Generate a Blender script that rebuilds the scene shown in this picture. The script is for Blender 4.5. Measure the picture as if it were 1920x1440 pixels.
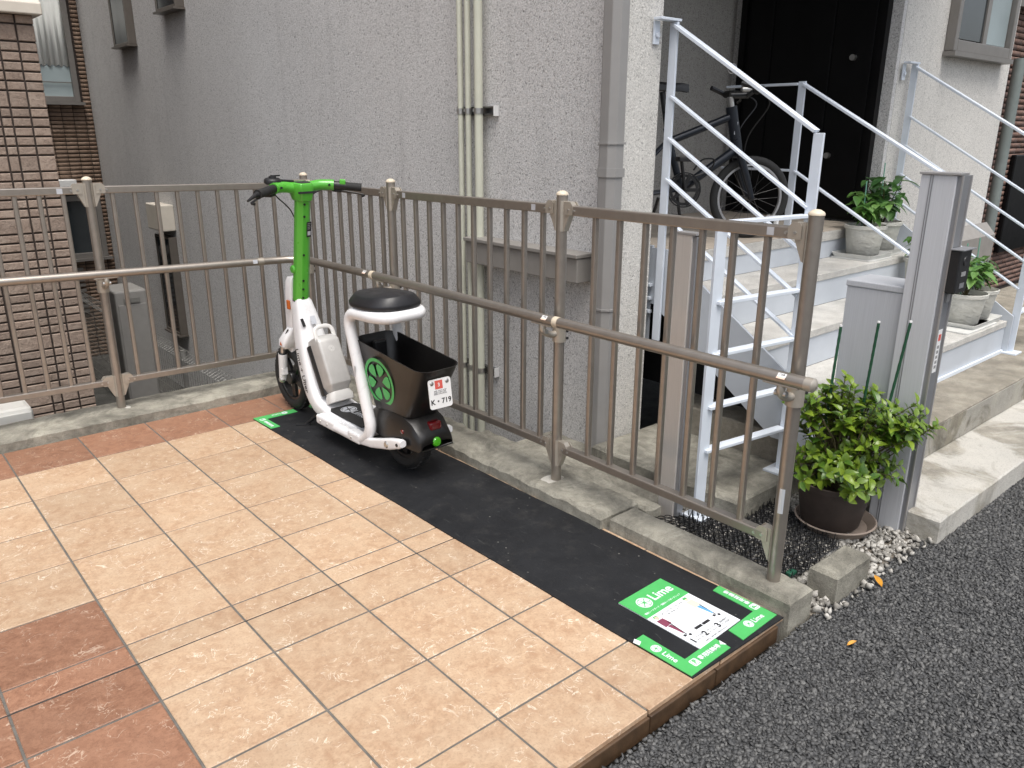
import bpy, bmesh, math, random
import numpy as np
from mathutils import Vector, Matrix, Euler, Quaternion
R_ = math.radians
random.seed(7)
rng = np.random.default_rng(11)
for o in list(bpy.data.objects): bpy.data.objects.remove(o)
scene = bpy.context.scene
col = scene.collection

# ------------------------------------------------------------------ camera
YAW, PITCH, ROLL, FPX = 0.7144, 0.3097, 0.0039, 1483.05
CAM = Vector((-0.42237, -3.64056, 1.38204))
F = Vector((math.sin(YAW) * math.cos(PITCH), math.cos(YAW) * math.cos(PITCH), -math.sin(PITCH)))
R0 = Vector((math.cos(YAW), -math.sin(YAW), 0)); U0 = R0.cross(F)
RV = R0 * math.cos(ROLL) + U0 * math.sin(ROLL); UV = -R0 * math.sin(ROLL) + U0 * math.cos(ROLL)
cd = bpy.data.cameras.new('camera'); cam = bpy.data.objects.new('camera', cd); col.objects.link(cam)
mw = Matrix((RV, UV, -F)).transposed().to_4x4(); mw.translation = CAM
cam.matrix_world = mw
cd.sensor_width = 36; cd.lens = FPX * 36 / 1920; cd.clip_start = 0.05; cd.clip_end = 400
scene.camera = cam

# ------------------------------------------------------------------ sky, sun, exposure
SUN_ELEV, SUN_AZ = R_(68), R_(205)          # azimuth from +Y towards +X; bright overcast, light from over the street
w = bpy.data.worlds.new('World'); scene.world = w; w.use_nodes = True
nt = w.node_tree; bg = nt.nodes['Background']
sk = nt.nodes.new('ShaderNodeTexSky'); sk.sky_type = 'NISHITA'; sk.sun_disc = False
sk.sun_elevation = SUN_ELEV; sk.sun_rotation = SUN_AZ; sk.air_density = 1.0; sk.dust_density = 4.0; sk.ozone_density = 1.0
hs = nt.nodes.new('ShaderNodeHueSaturation'); hs.inputs['Saturation'].default_value = 0.42   # cloud layer: hardly any blue
nt.links.new(sk.outputs[0], hs.inputs['Color']); nt.links.new(hs.outputs[0], bg.inputs['Color'])
bg.inputs['Strength'].default_value = 0.15
sl = bpy.data.lights.new('sun', 'SUN'); sl.energy = 1.6; sl.angle = R_(32); sl.color = (1, .965, .91)
so = bpy.data.objects.new('sun', sl); col.objects.link(so)
sd = Vector((math.sin(SUN_AZ) * math.cos(SUN_ELEV), math.cos(SUN_AZ) * math.cos(SUN_ELEV), math.sin(SUN_ELEV)))
so.rotation_euler = sd.to_track_quat('Z', 'Y').to_euler(); so.location = (-2, -6, 8)
vs = scene.view_settings; vs.view_transform = 'Standard'; vs.look = 'None'; vs.gamma = 1; vs.use_curve_mapping = False
vs.exposure = 0.56
scene.render.engine = 'CYCLES'
scene.cycles.max_bounces = 6; scene.cycles.diffuse_bounces = 4; scene.cycles.glossy_bounces = 3; scene.cycles.transmission_bounces = 4

# ------------------------------------------------------------------ materials
def lin(c):
    return tuple(((x / 255) / 12.92 if x / 255 <= .04045 else ((x / 255 + .055) / 1.055) ** 2.4) for x in c)
class N:
    def __init__(s, name):
        s.m = bpy.data.materials.new(name); s.m.use_nodes = True
        s.t = s.m.node_tree; s.b = s.t.nodes['Principled BSDF']; s.out = s.t.nodes['Material Output']
        s.tc = s.t.nodes.new('ShaderNodeTexCoord'); s.co = s.tc.outputs['Object']
    def n(s, typ, **k):
        x = s.t.nodes.new('ShaderNode' + typ)
        for a, v in k.items(): setattr(x, a, v)
        return x
    def l(s, a, b): s.t.links.new(a, b)
    def setv(s, inp, v):
        if hasattr(v, 'is_output') or isinstance(v, bpy.types.NodeSocket): s.l(v, inp)
        elif isinstance(v, (tuple, list)) and len(v) == 3 and inp.type == 'RGBA': inp.default_value = (*v, 1)
        else: inp.default_value = v
    def rand_co(s):
        oi = s.n('ObjectInfo'); m = s.n('VectorMath', operation='MULTIPLY_ADD')
        c = s.n('CombineXYZ'); s.l(oi.outputs['Random'], c.inputs[0]); s.l(oi.outputs['Random'], c.inputs[1]); s.l(oi.outputs['Random'], c.inputs[2])
        s.l(c.outputs[0], m.inputs[0]); m.inputs[1].default_value = (37., 91., 53.); s.l(s.co, m.inputs[2])
        s.co = m.outputs[0]; s.rnd = oi.outputs['Random']; return s
    def noise(s, scale, detail=4, rough=.55, dist=0, vec=None):
        x = s.n('TexNoise'); x.inputs['Scale'].default_value = scale; x.inputs['Detail'].default_value = detail
        x.inputs['Roughness'].default_value = rough; x.inputs['Distortion'].default_value = dist
        s.l(vec or s.co, x.inputs['Vector']); return x.outputs['Fac']
    def voro(s, scale, feature='F1', rnd=1.0, vec=None):
        x = s.n('TexVoronoi', feature=feature); x.inputs['Scale'].default_value = scale; x.inputs['Randomness'].default_value = rnd
        s.l(vec or s.co, x.inputs['Vector']); return x
    def ramp(s, f, *stops):
        x = s.n('ValToRGB'); e = x.color_ramp.elements
        while len(e) < len(stops): e.new(.5)
        for i, (p, c) in enumerate(stops):
            e[i].position = p; e[i].color = (c, c, c, 1) if not isinstance(c, (tuple, list)) else (*c, 1)
        s.l(f, x.inputs['Fac']); return x.outputs['Color']
    def mix(s, f, a, b, mode='MIX'):
        x = s.n('Mix', data_type='RGBA', blend_type=mode)
        s.setv(x.inputs[0], f); s.setv(x.inputs[6], a); s.setv(x.inputs[7], b); return x.outputs[2]
    def math(s, op, a, b=0.0):
        x = s.n('Math', operation=op); s.setv(x.inputs[0], a); s.setv(x.inputs[1], b); return x.outputs[0]
    def stretch(s, v):
        x = s.n('Mapping'); x.inputs['Scale'].default_value = v; s.l(s.co, x.inputs['Vector']); return x.outputs[0]
    def bump(s, h, strength, dist=.01, prev=None):
        x = s.n('Bump'); x.inputs['Strength'].default_value = strength; x.inputs['Distance'].default_value = dist
        s.l(h, x.inputs['Height'])
        if prev: s.l(prev, x.inputs['Normal'])
        s.l(x.outputs[0], s.b.inputs['Normal']); return x.outputs[0]
    def set(s, **k):
        for a, v in k.items(): s.setv(s.b.inputs[a.replace('_', ' ')], v)
        return s
MAT = {}
def basic(name, c, rough=.5, metal=0, var=.12, scale=14, bump=0, bscale=150, rvar=.08, rand=False, **k):
    s = N(name)
    if rand: s.rand_co()
    f = s.noise(scale, 5)
    a = tuple(x * (1 - var) for x in c); b = tuple(min(1, x * (1 + var)) for x in c)
    s.set(Base_Color=s.mix(s.ramp(f, (.3, 0.), (.7, 1.)), a, b), Metallic=metal)
    s.set(Roughness=s.math('ADD', s.math('MULTIPLY', s.noise(scale * 2.3, 4), rvar * 2), rough - rvar))
    if bump: s.bump(s.noise(bscale, 3), bump, .004)
    for a_, v in k.items(): s.setv(s.b.inputs[a_.replace('_', ' ')], v)
    MAT[name] = s.m; return s.m

basic('bronze', (.355, .32, .283), .36, .78, .06, 30, .03, 600)
basic('bronze_cast', (.46, .42, .36), .42, .6, .06, 30)
basic('cap_beige', (.62, .54, .42), .45, 0, .05)
basic('steel', (.55, .54, .52), .3, .9, .1)
basic('label_white', (.74, .74, .73), .5, 0, .03)
basic('label_silver', (.6, .62, .66), .35, .3, .05)
basic('label_red', (.6, .1, .08), .5)
basic('print_grey', (.25, .25, .25), .6)
basic('print_black', (.02, .02, .022), .5)
basic('black_plastic', (.012, .012, .013), .42, 0, .2, 30, .05, 900)
basic('black_satin', (.016, .016, .017), .3, 0, .15, 20)
basic('basket_black', (.0095, .0085, .008), .33, 0, .15, 10, .06, 700)
basic('seat_black', (.013, .013, .015), .42, 0, .12, 14, .05, 500)
basic('rubber', (.016, .016, .016), .75, 0, .25, 40, .1, 300)
def white_paint():
    s = N('white_paint'); b = s.mix(s.ramp(s.noise(8, 5, .6), (.3, 0.), (.7, 1.)), (.74, .74, .75), (.80, .80, .81))
    b = s.mix(s.ramp(s.noise(22, 8, .75, .4), (.56, 0.), (.78, .4)), b, (.42, .40, .36))
    b = s.mix(s.ramp(s.noise(130, 4, .7, .0, s.stretch((1, 1, .25))), (.66, 0.), (.74, .5)), b, (.30, .29, .27))
    s.set(Base_Color=b, Roughness=s.math('ADD', s.math('MULTIPLY', s.noise(14, 5, .7), .3), .2), Coat_Weight=.2); MAT['white_paint'] = s.m
white_paint()
basic('lime_green', (.085, .40, .038), .3, 0, .04, 9, Coat_Weight=.3)
basic('battery_silver', (.50, .49, .475), .48, .25, .06, 25, .04, 900)
basic('battery_cap', (.62, .61, .59), .5, 0, .05)
basic('sticker_green', (.075, .43, .115), .48, 0, .06, 30)
basic('sticker_white', (.80, .83, .86), .42, 0, .03, 30)
basic('sticker_pale', (.50, .78, .55), .5)
basic('amber', (.5, .12, .02), .2)
basic('tail_red', (.13, .005, .007), .15, Coat_Weight=.5)
basic('reflector_green', (.06, .35, .01), .15, Coat_Weight=.5)
basic('skin_print', (.75, .55, .44), .5)
basic('maroon_print', (.22, .05, .09), .5)
basic('blue_print', (.12, .35, .62), .5)
basic('stair_steel', (.50, .535, .58), .45, .0, .05, 6, .03, 300)
basic('rail_white', (.66, .71, .78), .42, 0, .05, 12, .03, 400)
basic('aluminium', (.44, .43, .425), .38, .55, .04, 8)
basic('aluminium_dark', (.30, .305, .32), .4, .55, .06, 8)
basic('post_beige', (.46, .41, .36), .4, .45, .05, 8)
basic('door_black', (.0035, .0034, .0038), .4, 0, .3, 6, Specular_IOR_Level=.2)
basic('frame_bronze', (.17, .15, .13), .38, .5, .08)
basic('frame_grey', (.22, .205, .19), .4, .4, .06)
basic('duct_grey', (.245, .23, .212), .6, 0, .08, 12)
basic('downpipe_grey', (.265, .258, .25), .45, 0, .05, 9)
basic('pipe_cream', (.56, .565, .47), .4, 0, .05, 9)
basic('clamp', (.2, .2, .2), .3, .9, .2)
basic('bike_paint', (.018, .022, .03), .3, .3, .1)
basic('rim_silver', (.5, .5, .51), .3, .8, .05)
basic('brown_pot', (.052, .038, .032), .6, 0, .15, 18, .06, 200)
basic('saucer_brown', (.25, .2, .165), .7, 0, .12, 20)
basic('soil', (.05, .035, .022), .95, 0, .5, 80, .8, 120)
basic('stake_green', (.012, .07, .032), .5, 0, .2, 60, .3, 200)
basic('stake_pale', (.16, .36, .27), .5)
basic('stem', (.09, .075, .03), .7, 0, .2, 40)
basic('tray_white', (.60, .60, .575), .55, 0, .06)
basic('ac_white', (.66, .65, .61), .5, 0, .05)
basic('ac_grey', (.27, .26, .245), .5, 0, .06)
basic('cap_cream', (.62, .57, .49), .55, 0, .05, 12)
basic('wire_grey', (.22, .215, .2), .5, .3, .15)
basic('spike_black', (.012, .012, .013), .5)
basic('spike_green', (.01, .07, .04), .5)
basic('rust_pipe', (.2, .23, .22), .6, .2, .1)
basic('porch_tile', (.47, .41, .34), .6, 0, .1, 7)
basic('grout', (.135, .125, .11), .9, 0, .2, 25, .3, 300)
basic('joint_dark', (.05, .045, .04), .9, 0, .3, 25)
basic('leaf_dry', (.55, .27, .03), .6, 0, .2, 60)
basic('edge_brown', (.075, .043, .022), .55, 0, .35, 22, .15, 120)
basic('earth', (.16, .14, .115), .95, 0, .3, 12, .6, 90)
basic('shade_black', (.012, .012, .012), .9)

def tile_mat(name, c1, c2, c3, vein):
    s = N(name).rand_co()
    f = s.noise(34, 9, .72, .5); g = s.noise(7, 4, .6)
    b = s.mix(s.ramp(f, (.38, 0.), (.60, 1.)), c1, c2)
    b = s.mix(s.ramp(g, (.42, 0.), (.72, .75)), b, c3)
    b = s.mix(s.ramp(s.noise(150, 4, .7), (.5, 0.), (.66, .35)), b, tuple(x * .55 for x in c1))
    # short pale scratches: thin iso-bands of a warped noise, broken up by masks
    for sc_, wd, lo, am in ((13, .010, .52, .75), (27, .016, .56, .5)):
        v = s.math('ABSOLUTE', s.math('SUBTRACT', s.noise(sc_, 4, .55, 1.1), .5))
        band = s.ramp(v, (wd * .35, 1.), (wd, 0.))
        mask = s.ramp(s.noise(sc_ * .95, 2, .5), (lo, 0.), (lo + .07, 1.))
        b = s.mix(s.math('MULTIPLY', s.math('MULTIPLY', band, mask), am), b, vein)
    dirt = s.ramp(s.noise(2.1, 5, .7), (.55, 0.), (.85, .35))
    b = s.mix(dirt, b, tuple(x * .72 for x in c1))
    tone = s.math('ADD', s.math('MULTIPLY', s.rnd, .17), .90)
    hsv = s.n('HueSaturation'); s.l(b, hsv.inputs['Color']); s.l(tone, hsv.inputs['Value'])
    s.set(Base_Color=hsv.outputs[0], Roughness=s.math('ADD', s.math('MULTIPLY', f, .3), .38))
    s.bump(s.noise(26, 7, .6), .22, .004); MAT[name] = s.m
tile_mat('tile_beige', (.40, .255, .158), (.515, .36, .235), (.535, .40, .275), (.80, .71, .58))
tile_mat('tile_red', (.225, .108, .064), (.32, .165, .10), (.30, .16, .10), (.54, .40, .30))

def concrete(name, c, stain, stainamt=.7, white=0.0, lo=.6):
    s = N(name)
    f = s.noise(7, 8, .65); b = s.mix(s.ramp(f, (.35, 0.), (.65, 1.)), tuple(x * lo for x in c), tuple(x * 1.2 for x in c))
    b = s.mix(s.ramp(s.noise(4.5, 8, .75, .8), (.44, 0.), (.70, stainamt)), b, stain)
    if white:
        b = s.mix(s.ramp(s.noise(2.2, 6, .62, 1.3), (.47, white), (.56, 0.)), b, (.66, .64, .59))
    b = s.mix(s.ramp(s.noise(240, 3, .6), (.55, 0.), (.72, .55)), b, tuple(x * .35 for x in c))
    s.set(Base_Color=b, Roughness=.92)
    p = s.bump(s.noise(45, 8, .75), .9, .010); s.bump(s.noise(220, 4, .7), .8, .004, p); MAT[name] = s.m
concrete('kerb_concrete', (.38, .36, .30), (.075, .07, .055), .9)
concrete('step_concrete', (.33, .30, .245), (.22, .19, .145), .6)
concrete('pad_concrete', (.42, .39, .33), (.25, .23, .19), .65, .7)
concrete('tread_concrete', (.56, .545, .51), (.42, .395, .345), .35, 0.0, .88)
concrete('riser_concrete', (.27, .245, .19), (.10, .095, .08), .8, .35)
concrete('alley_concrete', (.10, .097, .088), (.05, .05, .045), .6)

def stucco(name, c, speck=.45, dot=118):
    s = N(name)
    big = s.noise(1.1, 4, .6)
    b = s.mix(s.ramp(big, (.3, 0.), (.75, 1.)), tuple(x * .93 for x in c), tuple(x * 1.05 for x in c))
    g1 = s.noise(dot * 1.6, 3, .7); g2 = s.noise(dot * .8, 4, .75, .8)
    b = s.mix(s.ramp(g1, (.36, speck * .9), (.55, 0.)), b, tuple(x * .42 for x in c))
    b = s.mix(s.ramp(g2, (.35, min(1, speck * 1.25)), (.455, 0.)), b, tuple(x * .22 for x in c))
    b = s.mix(s.ramp(s.noise(dot * 1.3, 2, .6), (.56, 0.), (.68, .5)), b, tuple(min(1, x * 1.4) for x in c))
    streak = s.noise(3.5, 4, .6, 0, s.stretch((2.2, 2.2, .18)))
    b = s.mix(s.ramp(streak, (.54, 0.), (.85, .38)), b, tuple(x * .5 for x in c))
    b = s.mix(s.ramp(s.noise(.55, 6, .7, .5), (.5, 0.), (.75, .22)), b, tuple(x * .6 for x in c))
    s.set(Base_Color=b, Roughness=.93)
    s.bump(s.math('ADD', s.noise(dot * 1.2, 3, .7), g2), .5, .006); MAT[name] = s.m
stucco('stucco_grey', (.66, .65, .64), .74)
stucco('stucco_shaded', (.40, .385, .36), .6)  # darker copy of the wall stucco, alcove shade put into the colour
stucco('stucco_cream', (.68, .66, .62), .55)

def asphalt():
    s = N('asphalt'); v = s.voro(105); 
    b = s.mix(s.ramp(s.noise(3, 4), (.3, 0.), (.7, 1.)), (.036, .037, .038), (.066, .066, .066))
    vc = s.ramp(v.outputs['Color'], (0., .6), (1., 1.7))
    b = s.mix(1.0, b, vc, 'MULTIPLY'); s.set(Base_Color=b, Roughness=.8)
    s.bump(s.ramp(v.outputs['Distance'], (.1, 1.), (.6, 0.)), 1, .01); MAT['asphalt'] = s.m
    s = N('asphalt_stone'); at = s.n('Attribute'); at.attribute_name = 'tone'; at.attribute_type = 'GEOMETRY'
    b = s.mix(at.outputs['Fac'], (.036, .037, .039), (.135, .134, .13))
    b = s.mix(s.ramp(s.noise(330, 3), (.4, 0.), (.7, .4)), b, (.12, .118, .113))
    s.set(Base_Color=b, Roughness=.62); s.bump(s.noise(400, 3), .4, .002); MAT['asphalt_stone'] = s.m
    s = N('gravel_stone'); at = s.n('Attribute'); at.attribute_name = 'tone'; at.attribute_type = 'GEOMETRY'
    b = s.mix(at.outputs['Fac'], (.14, .132, .118), (.52, .50, .46))
    b = s.mix(s.ramp(s.noise(90, 5, .7), (.45, 0.), (.7, .5)), b, (.24, .22, .18))
    s.set(Base_Color=b, Roughness=.8); s.bump(s.noise(200, 4), .4, .003); MAT['gravel_stone'] = s.m
asphalt()

def mat_rubber():
    s = N('mat_rubber'); b = s.mix(s.ramp(s.noise(4, 6, .7), (.3, 0.), (.75, 1.)), (.0095, .0102, .012), (.019, .020, .0225))
    sc = s.noise(30, 4, .6, .8, s.stretch((3.2, .7, 1))); b = s.mix(s.ramp(sc, (.64, 0.), (.74, .35)), b, (.12, .12, .115))
    sp = s.voro(26); b = s.mix(s.math('MULTIPLY', s.ramp(sp.outputs['Distance'], (.05, 1.), (.10, 0.)), s.ramp(s.noise(5, 2), (.50, 0.), (.56, .8))), b, (.19, .185, .17))
    dust = s.noise(9, 8, .75); b = s.mix(s.ramp(dust, (.52, 0.), (.8, .35)), b, (.085, .08, .072))
    s.set(Base_Color=b, Roughness=s.math('ADD', s.math('MULTIPLY', s.noise(8, 6, .7), .4), .45), Specular_IOR_Level=.28); s.bump(s.noise(250, 3), .25, .002); MAT['mat_rubber'] = s.m
mat_rubber()
def brushed(name, c, metal=.6, rough=.36):
    s = N(name); f = s.noise(9, 3, .5, 0, s.stretch((40, 40, .6)))
    b = s.mix(s.ramp(f, (.3, 0.), (.7, 1.)), tuple(x * .94 for x in c), tuple(x * 1.05 for x in c))
    b = s.mix(s.ramp(s.noise(3, 5, .7), (.6, 0.), (.85, .25)), b, tuple(x * .7 for x in c))
    s.set(Base_Color=b, Metallic=metal, Roughness=s.math('ADD', s.math('MULTIPLY', f, .12), rough - .06)); MAT[name] = s.m
brushed('column_alu', (.60, .61, .635), .2, .45); brushed('box_alu', (.50, .515, .545), .2, .48); brushed('post_alu', (.60, .565, .53), .35, .40)
def brick(name, a, b2):
    s = N(name).rand_co(); f = s.noise(10, 6, .65)
    b = s.mix(s.ramp(f, (.3, 0.), (.7, 1.)), a, b2); b = s.mix(s.ramp(s.noise(55, 5, .75), (.5, 0.), (.68, .6)), b, tuple(x * .5 for x in a))
    hsv = s.n('HueSaturation'); s.l(b, hsv.inputs['Color']); s.l(s.math('ADD', s.math('MULTIPLY', s.rnd, .3), .85), hsv.inputs['Value'])
    s.set(Base_Color=hsv.outputs[0], Roughness=.85); p = s.bump(s.noise(30, 7, .72), .9, .012); MAT[name] = s.m
brick('brick_tan', (.27, .20, .158), (.36, .285, .232)); brick('brick_far', (.20, .135, .095), (.27, .19, .14)); brick('brick_brown', (.15, .085, .065), (.22, .135, .105))
def stuff_brick(name, a, b2):
    s = N(name); at = s.n('Attribute'); at.attribute_name = 'tone'; at.attribute_type = 'GEOMETRY'
    b = s.mix(at.outputs['Fac'], a, b2); b = s.mix(s.ramp(s.noise(30, 5), (.4, 0.), (.7, .3)), b, tuple(x * .6 for x in a))
    s.set(Base_Color=b, Roughness=.85); s.bump(s.noise(60, 5, .6), .5, .005); MAT[name] = s.m
stuff_brick('bricks_far', (.19, .125, .085), (.29, .205, .15)); stuff_brick('bricks_brown', (.14, .082, .063), (.235, .145, .115))
basic('mortar_dark', (.055, .042, .036), .9)
def leafm(name, a, b2):
    s = N(name); oi = s.n('ObjectInfo'); at = s.n('Attribute'); at.attribute_name = 'tone'; at.attribute_type = 'GEOMETRY'
    fac = s.math('FRACT', s.math('ADD', oi.outputs['Random'], at.outputs['Fac']))
    b = s.mix(fac, a, b2); b = s.mix(s.ramp(s.noise(60, 3), (.4, 0.), (.75, .3)), b, tuple(x * 1.5 for x in b2))
    s.set(Base_Color=b, Roughness=.38, Coat_Weight=.15)
    tr = s.n('BsdfTranslucent'); s.l(b, tr.inputs['Color']); mx = s.n('MixShader'); mx.inputs[0].default_value = .25
    s.l(s.b.outputs[0], mx.inputs[1]); s.l(tr.outputs[0], mx.inputs[2]); s.l(mx.outputs[0], s.out.inputs['Surface']); MAT[name] = s.m
leafm('leaf_shrub', (.035, .105, .012), (.20, .29, .025)); leafm('leaf_pepper', (.06, .165, .035), (.16, .30, .075)); leafm('leaf_dark', (.035, .10, .03), (.085, .19, .05))
def glass(name, c, rough=.08):
    s = N(name); s.set(Base_Color=s.mix(s.ramp(s.noise(1.5, 3), (.3, 0.), (.7, 1.)), tuple(x * .8 for x in c), tuple(x * 1.2 for x in c)), Roughness=rough, Specular_IOR_Level=.8); MAT[name] = s.m; return s
glass('glass_dark', (.028, .034, .038)); s = glass('glass_frost', (.30, .36, .37), .3); s.bump(s.noise(130, 3), .6, .004)
def curtain():
    s = N('curtain'); f = s.noise(6, 3, .5, .3, s.stretch((6, 1, .25)))
    s.set(Base_Color=s.mix(s.ramp(f, (.35, 0.), (.65, 1.)), (.78, .80, .76), (.93, .94, .90)), Roughness=.8); MAT['curtain'] = s.m
curtain()
def pot_white():
    s = N('pot_white'); f = s.noise(9, 6, .65)
    b = s.mix(s.ramp(f, (.35, 0.), (.7, 1.)), (.50, .49, .44), (.63, .62, .57)); s.set(Base_Color=b, Roughness=.6)
    s.bump(s.noise(28, 3, .5, .6, s.stretch((1, 1, 2.2))), .5, .01); MAT['pot_white'] = s.m
pot_white()

# ------------------------------------------------------------------ mesh helpers
class MB:
    def __init__(s): s.v = []; s.f = []; s.sm = []
    def add(s, vs, fs, smooth=False):
        o = len(s.v); s.v += [tuple(v) for v in vs]; s.f += [tuple(i + o for i in f) for f in fs]; s.sm += [smooth] * len(fs); return s
    def box(s, a, b, M=None):
        (x0, y0, z0), (x1, y1, z1) = a, b
        vs = [Vector(p) for p in [(x0, y0, z0), (x1, y0, z0), (x1, y1, z0), (x0, y1, z0), (x0, y0, z1), (x1, y0, z1), (x1, y1, z1), (x0, y1, z1)]]
        if M is not None: vs = [M @ v for v in vs]
        return s.add(vs, [(0, 3, 2, 1), (4, 5, 6, 7), (0, 1, 5, 4), (1, 2, 6, 5), (2, 3, 7, 6), (3, 0, 4, 7)])
    def bar(s, p, q, wx, wz, up=(0, 0, 1)):
        p, q = Vector(p), Vector(q); d = (q - p).normalized(); u = Vector(up)
        if abs(d.dot(u)) > .99: u = Vector((1, 0, 0))
        sx = d.cross(u).normalized(); uz = sx.cross(d)
        vs = [b + sx * (a * wx / 2) + uz * (c * wz / 2) for b in (p, q) for a, c in ((-1, -1), (1, -1), (1, 1), (-1, 1))]
        return s.add(vs, [(3, 2, 1, 0), (4, 5, 6, 7), (0, 1, 5, 4), (1, 2, 6, 5), (2, 3, 7, 6), (3, 0, 4, 7)])
    def tube(s, pts, r, n=12, cap=True, closed=False, flat=1.0):
        pts = [Vector(p) for p in pts]; m = len(pts); rs = r if isinstance(r, (list, tuple)) else [r] * m
        T = []
        for i in range(m):
            if closed: t = pts[(i + 1) % m] - pts[i - 1]
            else: t = pts[min(i + 1, m - 1)] - pts[max(i - 1, 0)]
            T.append(t.normalized())
        u = T[0].orthogonal().normalized() if abs(T[0].z) > .95 else T[0].cross(Vector((0, 0, 1))).normalized()
        vs = []
        for i in range(m):
            u = (u - T[i] * u.dot(T[i])).normalized(); w_ = T[i].cross(u)
            for k in range(n):
                a = 2 * math.pi * k / n; vs.append(pts[i] + (u * math.cos(a) + w_ * (math.sin(a) * flat)) * rs[i])
        fs = []
        for i in range(m if closed else m - 1):
            j = (i + 1) % m
            for k in range(n): fs.append((i * n + k, i * n + (k + 1) % n, j * n + (k + 1) % n, j * n + k))
        s.add(vs, fs, True)
        if cap and not closed:
            s.add(vs[:n], [tuple(range(n - 1, -1, -1))]); s.add(vs[-n:], [tuple(range(n))])
        return s
    def lathe(s, prof, n=24, M=None, closed=False):
        vs = []
        for r, z in prof:
            for k in range(n):
                a = 2 * math.pi * k / n; v = Vector((r * math.cos(a), r * math.sin(a), z)); vs.append(M @ v if M is not None else v)
        m = len(prof); fs = []
        for i in range(m if closed else m - 1):
            j = (i + 1) % m
            for k in range(n): fs.append((i * n + k, i * n + (k + 1) % n, j * n + (k + 1) % n, j * n + k))
        return s.add(vs, fs, True)
    def prism(s, poly, z0, z1, M=None):
        n = len(poly); vs = [Vector((x, y, z0)) for x, y in poly] + [Vector((x, y, z1)) for x, y in poly]
        if M is not None: vs = [M @ v for v in vs]
        return s.add(vs, [tuple(range(n - 1, -1, -1)), tuple(range(n, 2 * n))] + [(i, (i + 1) % n, n + (i + 1) % n, n + i) for i in range(n)])
    def loft(s, rings, cap=True, smooth=True):
        n = len(rings[0]); vs = [v for r in rings for v in r]; fs = []
        for i in range(len(rings) - 1):
            for k in range(n): fs.append((i * n + k, i * n + (k + 1) % n, (i + 1) * n + (k + 1) % n, (i + 1) * n + k))
        s.add(vs, fs, smooth)
        if cap: s.add(rings[0], [tuple(range(n - 1, -1, -1))]); s.add(rings[-1], [tuple(range(n))])
        return s
    def mesh(s, name, mat):
        me = bpy.data.meshes.new(name); me.from_pydata(s.v, [], s.f); me.polygons.foreach_set('use_smooth', s.sm)
        bm = bmesh.new(); bm.from_mesh(me); bmesh.ops.remove_doubles(bm, verts=bm.verts, dist=1e-6)
        bmesh.ops.recalc_face_normals(bm, faces=bm.faces); bm.to_mesh(me); bm.free()
        me.materials.append(MAT[mat] if isinstance(mat, str) else mat)
        if any(s.sm): me.set_sharp_from_angle(angle=R_(38))
        return me
    def build(s, name, mat, parent=None, bevel=0, seg=2, sub=0, loc=None):
        o = bpy.data.objects.new(name, s.mesh(name, mat)); col.objects.link(o); o.parent = parent
        if loc is not None: o.location = loc
        if bevel:
            b = o.modifiers.new('bevel', 'BEVEL'); b.width = bevel; b.segments = seg; b.limit_method = 'ANGLE'; b.angle_limit = R_(40); b.harden_normals = False
        if sub: m = o.modifiers.new('sub', 'SUBSURF'); m.levels = sub; m.render_levels = sub
        return o
def inst(name, me, parent=None, M=None):
    o = bpy.data.objects.new(name, me); col.objects.link(o); o.parent = parent
    if M is not None: o.matrix_local = M
    return o
def thing(name, label, cat, loc=(0, 0, 0), rot=(0, 0, 0), group=None):
    o = bpy.data.objects.new(name, None); col.objects.link(o); o.location = loc; o.rotation_euler = rot
    o.empty_display_size = .1; return tag(o, label, cat, group)
def tag(o, label=None, cat=None, group=None, kind=None):
    if label: o['label'] = label
    if cat: o['category'] = cat
    if group: o['group'] = group
    if kind: o['kind'] = kind
    return o
def struct(o): o['kind'] = 'structure'; return o
def stuff(o, label=None, cat=None): o['kind'] = 'stuff'; return tag(o, label, cat)
_tx = {}
def text_mesh(body, size, mat, bold=0.0, depth=.0003):
    cu = bpy.data.curves.new('t', 'FONT'); cu.body = body; cu.size = size; cu.align_x = 'CENTER'; cu.align_y = 'CENTER'
    cu.offset = bold; cu.extrude = depth; cu.resolution_u = 3
    ob = bpy.data.objects.new('t', cu); col.objects.link(ob)
    dg = bpy.context.evaluated_depsgraph_get(); me = bpy.data.meshes.new_from_object(ob.evaluated_get(dg))
    bpy.data.objects.remove(ob); bpy.data.curves.remove(cu)
    me.materials.clear(); me.materials.append(MAT[mat]); return me
def text(body, size, mat, parent, M, name='lettering', bold=0.0):
    return inst(name, text_mesh(body, size, mat, bold), parent, M)
def frame(origin, xdir, zdir):
    x = Vector(xdir).normalized(); z = Vector(zdir); z = (z - x * z.dot(x)).normalized(); y = z.cross(x)
    M = Matrix((x, y, z)).transposed().to_4x4(); M.translation = Vector(origin); return M
def ell(cx, cy, rx, ry=None, n=24, a0=0): ry = ry or rx; return [(cx + rx * math.cos(a0 + 2 * math.pi * i / n), cy + ry * math.sin(a0 + 2 * math.pi * i / n)) for i in range(n)]
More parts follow.
